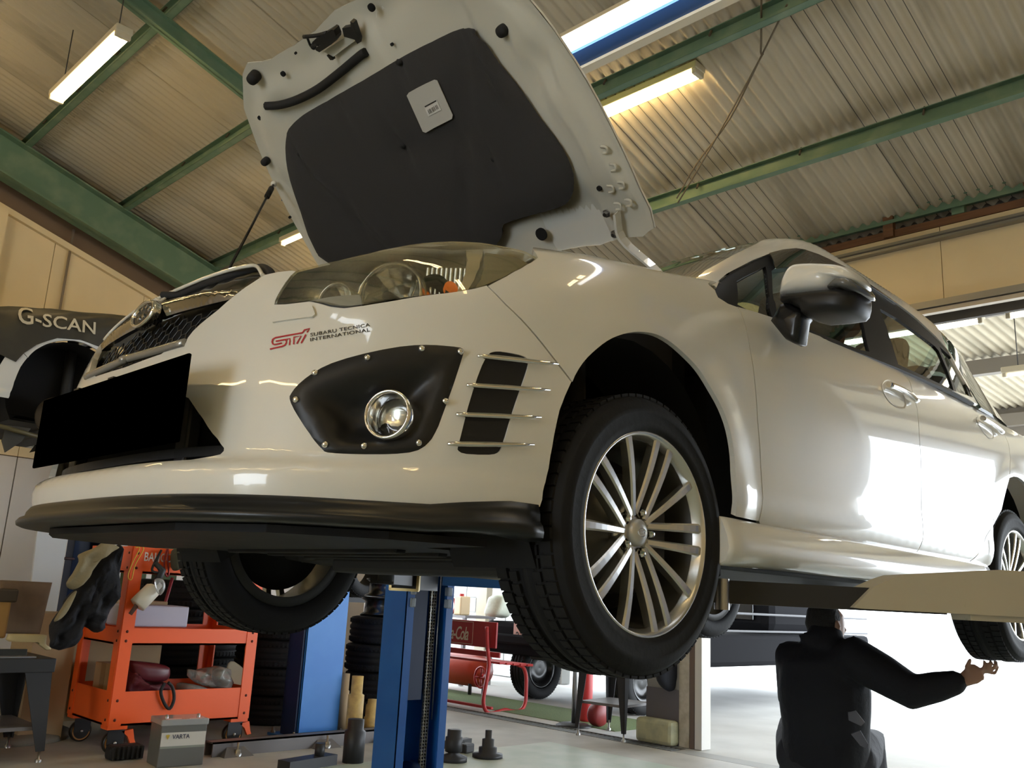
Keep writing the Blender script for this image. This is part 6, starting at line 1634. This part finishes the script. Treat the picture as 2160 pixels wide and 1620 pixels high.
tag(MB().cbox((XW - .07, 2.23, .09), (.12, .34, .18), None, .03).build('kerb_block', mat('yellow_concrete', (.50, .50, .32), .8, noise=(12, (.35, .35, .25), .4, .7))), 'worn pale yellow kerb block at the foot of the pier', 'kerb')
# ---- bench vice table at the left
tq = at_y(px('Z', (380, 870))[0], 3.55)
st = stand((tq.x - .62, 3.82, 0), 1.22, .52, .50, 'dark steel work table at the left edge', 0, True, .085)
zt = .50 + .02 + .038
blob = blob_y('Z', [(0, 335), (357, 352), (272, 703), (0, 700)], 3.86, .03, 'wooden_board', mat('plywood', (.17, .11, .065), .7, noise=(8, (.12, .075, .045), .4, .7)), 'brown plywood board standing on the work table', 'board', per=1)
ml = empty('mallet', (tq.x - .50, 3.70, zt), 0, 'wooden mallet standing head up on the work table', 'mallet')
q0, q1 = at_y(px('Z', (40, 720))[0], 3.70), at_y(px('Z', (50, 440))[0], 3.70)
o = MB().cbox(((q0.x + q1.x) / 2 - .04, 3.70, (q0.z + q1.z) / 2 - .01), (.10, .04, abs(q1.z - q0.z)), None, .012).build('mallet_handle', mat('mallet_wood', (.36, .20, .06), .5), ml); o.matrix_parent_inverse = ml.matrix_basis.inverted()
o = MB().cbox((q1.x - .08, 3.70, q1.z), (.26, .07, .075), None, .012).build('mallet_head', mat('mallet_dark', (.05, .035, .02), .6), ml); o.matrix_parent_inverse = ml.matrix_basis.inverted()
hs = empty('hand_saw', (tq.x - .2, 3.62, zt), 0, 'cream-handled saw lying on the work table', 'saw')
def hsp(o): o.parent = hs; o.matrix_parent_inverse = hs.matrix_basis.inverted(); return o
hsp(blob_y('Z', [(50, 715), (80, 702), (300, 708), (318, 730), (316, 775), (345, 795), (345, 812), (310, 812), (290, 765), (60, 755)], 3.62, .035, 'saw_handle', mat('handle_cream', (.52, .43, .24), .5)))
hsp(MB().cbox((tq.x - .45, 3.62, zt + .03), (.62, .03, .035), None, .002).build('saw_blade', mat('blade_dark', (.05, .05, .045), .4, metal=.7)))
hsp(MB().cbox((tq.x - .42, 3.62, zt + .004), (.66, .05, .006)).build('saw_back', STEEL))
gb = blob_y('Z', [(0, 900), (92, 905), (78, 1260), (0, 1265)], 4.30, .10, 'white_panel_box', mat('box_white', (.50, .47, .38), .6), 'white box with a round grille under the work table', 'box', per=1)
q = at_y(px('Z', (50, 960))[0], 4.25); o = MB().lathe([(0, .004), (.045, .003), (.05, 0)], 24, frame((q.x, 4.252, q.z), (0, -1, 0))).build('round_grille', IRON, gb)
tag(MB().cbox((tq.x - .12, 4.62, .18), (.26, .24, .36), None, .03).build('dark_bin', mat('bin_dark', (.04, .045, .04), .6)), 'dark plastic bin on the floor behind the work table', 'bin')
wbp = at_y(px('Z', (330, 300))[0], 6.2)
wpq = [at_y(p, Y) for p, Y in (((52, 1400), 5.7), ((100, 1400), 5.7), ((152, 1075), 5.95), ((84, 1075), 5.95))]
wpq[0].z = wpq[1].z = 0.0
tag(MB().add(wpq + [p + Vector((0, .03, 0)) for p in wpq], [(0, 1, 2, 3), (7, 6, 5, 4), (0, 4, 5, 1), (1, 5, 6, 2), (2, 6, 7, 3), (3, 7, 4, 0)]).build('leaning_panel', mat('panel_white', (.72, .73, .74), .5)), 'bright white panel leaning on the wall behind the table', 'panel')
ckp = [at_y(p, 6.28) for p in px('Z', (375, 30), (380, 100), (378, 185), (445, 187))]
o = MB().tube(ckp + [Vector((c4.location.x - .12, 6.37, ckp[-1].z))], [.022, .014, .012, .012, .012], 8).build('crank_handle', mat('crank_red', (.06, .02, .02), .5), c4); o.matrix_parent_inverse = c4.matrix_basis.inverted()
for i, c in enumerate(((620, 75), (825, 105))):
    q = at_y(px('U', c)[0], 5.75)
    tag(MB().lathe([(0, .12), (.03, .115), (.07, 0), (.11, -.16), (.11, -q.z), (.0, -q.z)], 4, Matrix.Translation((q.x, 5.75, q.z)) @ Matrix.Rotation(PI / 4, 4, 'Z'), smooth=False).build('jack_stand', mat('stand_green', (.05, .075, .02), .6)), ('left green jack stand peeking over the cart', 'right green jack stand peeking over the cart')[i], 'jack stand', 'green jack stands')
pol = at_y(px('U', (825, 420))[0], 4.6)
tag(MB().tube([at_y(px('U', (855, 320))[0], 4.36), at_y(px('U', (855, 320))[0], 4.36) * (1 - 1.9) + at_y(px('U', (800, 510))[0], 4.36) * 1.9], .012, 8).build('red_pole', mat('pole_red', (.30, .03, .04), .5)), 'thin dark red pole leaning behind the cart', 'pole')
tag(MB().lathe([(0, .05), (.40, .05), (.45, .03), (.46, 0), (0, 0)], 40, Matrix.Translation((tq.x + .05, 4.55, 0))).build('floor_disc', mat('drain_board', (.22, .20, .16), .7)), 'round grey-brown board on the floor behind the table', 'board')
# ---- wires from the roof
for i, pp in enumerate(([(1660, 10), (1605, 120), (1540, 250), (1470, 345), (1428, 418)], [(1606, 0), (1605, 110), (1600, 130), (1500, 310), (1430, 428)])):
    cp = [at_x(p, 2.36 + (3.42 - 2.36) * (p[1] / 425) - .03 - .02 * i) for p in pp]
    tag(MB().tube(smooth(cp, 4), .006, 6).build('hanging_cable', mat('cable_brown', (.14, .11, .07), .7)), ('straight brown cable strung below the roof sheets', 'slack brown cable strung below the roof sheets')[i], 'cable')
# ------------------------------------------------------------------ the mechanic crouching under the car
def ell_tube(b, pts, rad, side=None, n=14):
    """closed tube with elliptical sections: rad = [(along side, across)], rounded ends"""
    pts = [Vector(p) for p in pts]; N = len(pts); vs = []; fs = []
    rad = [(r, r) if not isinstance(r, (tuple, list)) else r for r in rad]
    secs = [(pts[0] - (pts[1] - pts[0]).normalized() * min(rad[0]) * .7, (rad[0][0] * .45, rad[0][1] * .45))] + list(zip(pts, rad)) + [(pts[-1] + (pts[-1] - pts[-2]).normalized() * min(rad[-1]) * .7, (rad[-1][0] * .45, rad[-1][1] * .45))]
    P = [s[0] for s in secs]; M = len(secs); prev = None
    for i, (p, r) in enumerate(secs):
        t = (P[min(i + 1, M - 1)] - P[max(i - 1, 0)]).normalized()
        u = Vector(side) if side is not None else (prev if prev is not None else t.orthogonal())
        u = (u - t * u.dot(t)).normalized(); prev = u; w = t.cross(u)
        for k in range(n):
            a = 2 * PI * k / n; vs.append(p + u * math.cos(a) * r[0] + w * math.sin(a) * r[1])
    for i in range(M - 1):
        for k in range(n): l = (k + 1) % n; fs.append((i * n + k, i * n + l, i * n + n + l, i * n + n + k))
    fs += [list(range(n))[::-1], list(range((M - 1) * n, M * n))]
    b.add(vs, fs, True); return b
def fuse(b, name, m, vox, sm=6):
    """one continuous skin over the collected shapes"""
    me = b.mesh(name); o = bpy.data.objects.new(name, me); COL.objects.link(o)
    r = o.modifiers.new('r', 'REMESH'); r.mode = 'VOXEL'; r.voxel_size = vox; r.use_smooth_shade = True
    s = o.modifiers.new('s', 'SMOOTH'); s.iterations = sm; s.factor = .5
    dg = bpy.context.evaluated_depsgraph_get(); me2 = bpy.data.meshes.new_from_object(o.evaluated_get(dg))
    bpy.data.objects.remove(o); me2.name = name; me2.materials.clear(); me2.materials.append(m)
    me2.polygons.foreach_set('use_smooth', [True] * len(me2.polygons))
    return me2
S_ = Vector((.44, -.898, 0)); D_ = Vector((.898, .44, 0))
def J(p, X): return at_x(px('T', p)[0], X)
pel = J((790, 1150), 2.56); wai = J((790, 980), 2.53); che = J((780, 700), 2.49); uch = J((775, 520), 2.48); nck = J((775, 400), 2.50); hed = J((800, 262), 2.53)
shR = J((985, 480), 2.46); elR = J((1400, 720), 2.50); wrR = J((1740, 640), 2.575); paR = J((1850, 575), 2.605)
shL = J((575, 480), 2.46); elL = shL + Vector((.16, .10, -.20)); wrL = elL + Vector((.24, -.06, .08)); paL = wrL + Vector((.07, -.02, .04))
hipR = pel + S_ * .10 + Vector((0, 0, -.02)); knR = pel + S_ * .20 + D_ * .36 + Vector((0, 0, .04)); anR = knR - D_ * .22 + Vector((.0, -.02, -.36)); 
hipL = pel - S_ * .10 + Vector((0, 0, -.02)); knL = pel - S_ * .14 + D_ * .38 + Vector((0, 0, .08)); anL = knL - D_ * .20 + Vector((0, .02, -.40))
anR.z = .09; anL.z = .09
SKIN = mat('skin', (.36, .20, .13), .55); NAVY = mat('overall_navy', (.010, .010, .014), .85, bump=(25, .5))
body = MB()
ell_tube(body, [nck - Vector((0, 0, .03)), nck + Vector((.0, 0, .03)), hed - Vector((0, 0, .03))], [.055, .052, .055])
ell_tube(body, [hed - Vector((0, 0, .075)) + S_ * .02, hed - Vector((0, 0, .04)) + S_ * .012, hed, hed + Vector((0, 0, .05)), hed + Vector((0, 0, .085))], [(.050, .055), (.070, .072), (.082, .080), (.078, .076), (.05, .05)], S_)
F_ = (S_ * .8 + D_ * .6).normalized()                                   # he looks to the right and away
ell_tube(body, [hed + F_ * .075 + Vector((0, 0, .012)), hed + F_ * .098 - Vector((0, 0, .018)), hed + F_ * .085 - Vector((0, 0, .028))], [.009, .014, .011])   # nose
ell_tube(body, [hed + F_ * .070 - Vector((0, 0, .058)), hed + F_ * .066 - Vector((0, 0, .088))], [.026, .022])                                              # mouth and chin
E_ = F_.cross(Vector((0, 0, 1)))
for s in (-1, 1): ell_tube(body, [hed + E_ * s * .080 + Vector((0, 0, .022)) - F_ * .01, hed + E_ * s * .086 - F_ * .005, hed + E_ * s * .080 - Vector((0, 0, .026))], [.010, .015, .009])
ell_tube(body, [pel, wai, che, uch, nck], [(.14, .11), (.13, .10), (.16, .11), (.15, .09), (.05, .05)], S_)
ell_tube(body, [uch + S_ * .08, shR, elR, wrR], [.06, .06, .042, .030]); ell_tube(body, [uch - S_ * .08, shL, elL, wrL], [.06, .06, .042, .030])
ell_tube(body, [hipR, knR, anR], [.08, .055, .042]); ell_tube(body, [hipL, knL, anL], [.08, .055, .042])
def hand(b, wr, pa, tips, thumb):
    ell_tube(b, [wr, wr * .4 + pa * .6, pa], [(.028, .022), (.040, .018), (.038, .015)], S_)
    for (r0, mid, tip, rr) in tips: ell_tube(b, [pa * .8 + r0 * .2, r0, mid, tip], [rr, rr, rr * .92, rr * .8], None, 8)
    ell_tube(b, thumb, [.013, .011, .009], None, 8)
# right hand: fingertips and thumb steadying the bottom of the tyre
tz = LIFT + WZ - .3185
def F(p, X=2.62): return J(p, X)
tips = [(F((1880, 560), 2.60), F((1890, 520), 2.60), Vector((F((1885, 500), 2.605).x, F((1885, 500), 2.605).y, tz - .004)), .0090),
        (F((1915, 555), 2.62), F((1935, 515), 2.62), Vector((F((1925, 500), 2.625).x, F((1925, 500), 2.625).y, tz - .004)), .0095),
        (F((1945, 560), 2.64), F((1972, 525), 2.64), Vector((F((1955, 500), 2.645).x, F((1955, 500), 2.645).y, tz - .004)), .0090),
        (F((1960, 590), 2.66), F((1978, 550), 2.66), Vector((F((1968, 505), 2.665).x, F((1968, 505), 2.665).y, tz - .004)), .0080)]
tt = F((1788, 480), 2.575)
hand(body, wrR, paR, tips, [wrR * .45 + paR * .55, F((1765, 545), 2.575), Vector((tt.x, tt.y, tz - .004))])
tipsL = [(paL + D_ * .03 + S_ * k, paL + D_ * .06 + S_ * k + Vector((0, 0, .02)), paL + D_ * .07 + S_ * k + Vector((0, 0, .045)), .009) for k in (-.03, -.01, .01, .03)]
hand(body, wrL, paL, tipsL, [wrL * .5 + paL * .5, paL + S_ * .045 + Vector((0, 0, .02)), paL + S_ * .05 + D_ * .03 + Vector((0, 0, .04))])
root = Vector((pel.x, pel.y, 0))
def place(me, nm, parent=None):
    me.transform(Matrix.Translation(-root)); o = link(nm, me, None, parent)
    if parent is None: o.location = root
    return o
man = place(fuse(body, 'person', SKIN, .006, 3), 'person')
tag(man, 'crouching person in dark overalls reaching up to the rear tyre', 'person')
jb = MB()
ell_tube(jb, [pel + Vector((0, 0, -.02)), pel * .5 + wai * .5, wai, wai * .4 + che * .6, che, uch, nck + Vector((0, 0, -.02))], [(.190, .155), (.198, .160), (.195, .150), (.205, .150), (.208, .148), (.190, .120), (.10, .085)], S_, 20)
ell_tube(jb, [uch + S_ * .06, shR, shR * .5 + elR * .5, elR, elR * .5 + wrR * .5, wrR - (wrR - elR) * .10], [.095, .098, .088, .078, .064, .050]); ell_tube(jb, [uch - S_ * .06, shL, elL, wrL - (wrL - elL) * .1], [.095, .095, .075, .05])
ell_tube(jb, [nck - D_ * .05 - S_ * .02 + Vector((0, 0, .01)), nck - D_ * .035 + Vector((0, 0, .055)), nck - D_ * .02 - S_ * .03 + Vector((0, 0, .07))], [(.105, .06), (.095, .055), (.07, .045)], S_)
place(fuse(jb, 'jacket', NAVY, .012, 5), 'jacket', man)
tb_ = MB(); ell_tube(tb_, [wai + Vector((0, 0, -.05)), pel], [(.175, .14), (.20, .165)], S_)
for hp, kn, an in ((hipR, knR, anR), (hipL, knL, anL)): ell_tube(tb_, [hp, hp * .5 + kn * .5, kn, kn * .5 + an * .5, an + Vector((0, 0, .03))], [.125, .115, .085, .075, .065])
place(fuse(tb_, 'trousers', mat('trousers_navy', (.022, .022, .028), .8, bump=(25, .5)), .014, 5), 'trousers', man)
hb2 = MB(); ell_tube(hb2, [hed - F_ * .025 - Vector((0, 0, .055)), hed - F_ * .028, hed - F_ * .012 + Vector((0, 0, .055)), hed + Vector((0, 0, .090))], [(.062, .06), (.086, .074), (.085, .080), (.055, .055)], E_)
place(fuse(hb2, 'hair', mat('hair_black', (.012, .010, .009), .7, bump=(120, .6)), .008, 3), 'hair', man)
for an, kn in ((anR, knR), (anL, knL)):
    sb2 = MB(); ell_tube(sb2, [an - D_ * .06 - Vector((0, 0, .04)), an + D_ * .06 - Vector((0, 0, .045)), an + D_ * .17 - Vector((0, 0, .055))], [(.045, .048), (.048, .045), (.042, .033)], S_)
    ell_tube(sb2, [an + Vector((0, 0, .05)), an - Vector((0, 0, .04))], [.052, .05])
    place(fuse(sb2, 'shoe', mat('shoe_black', (.015, .014, .013), .6), .010, 3), 'shoe', man)
for a in ([(945, 860), (1000, 850), (1062, 930), (1035, 955), (950, 915)], [(965, 1010), (1030, 985), (1085, 1080), (1070, 1110), (1030, 1090)]):
    pp = [J(q, 2.40) for q in a]; b = MB(); b.add(pp + [p + Vector((.02, .01, 0)) for p in pp], [(0, 1, 2, 3, 4), (9, 8, 7, 6, 5)] + [(i, (i + 1) % 5, 5 + (i + 1) % 5, 5 + i) for i in range(5)])
    o = b.build('reflective_stripe', mat('patch_grey', (.13, .13, .15), .7), man); o.matrix_parent_inverse = Matrix.Translation(-root)  # shiny stripes on the overalls, their reflected light put in as grey
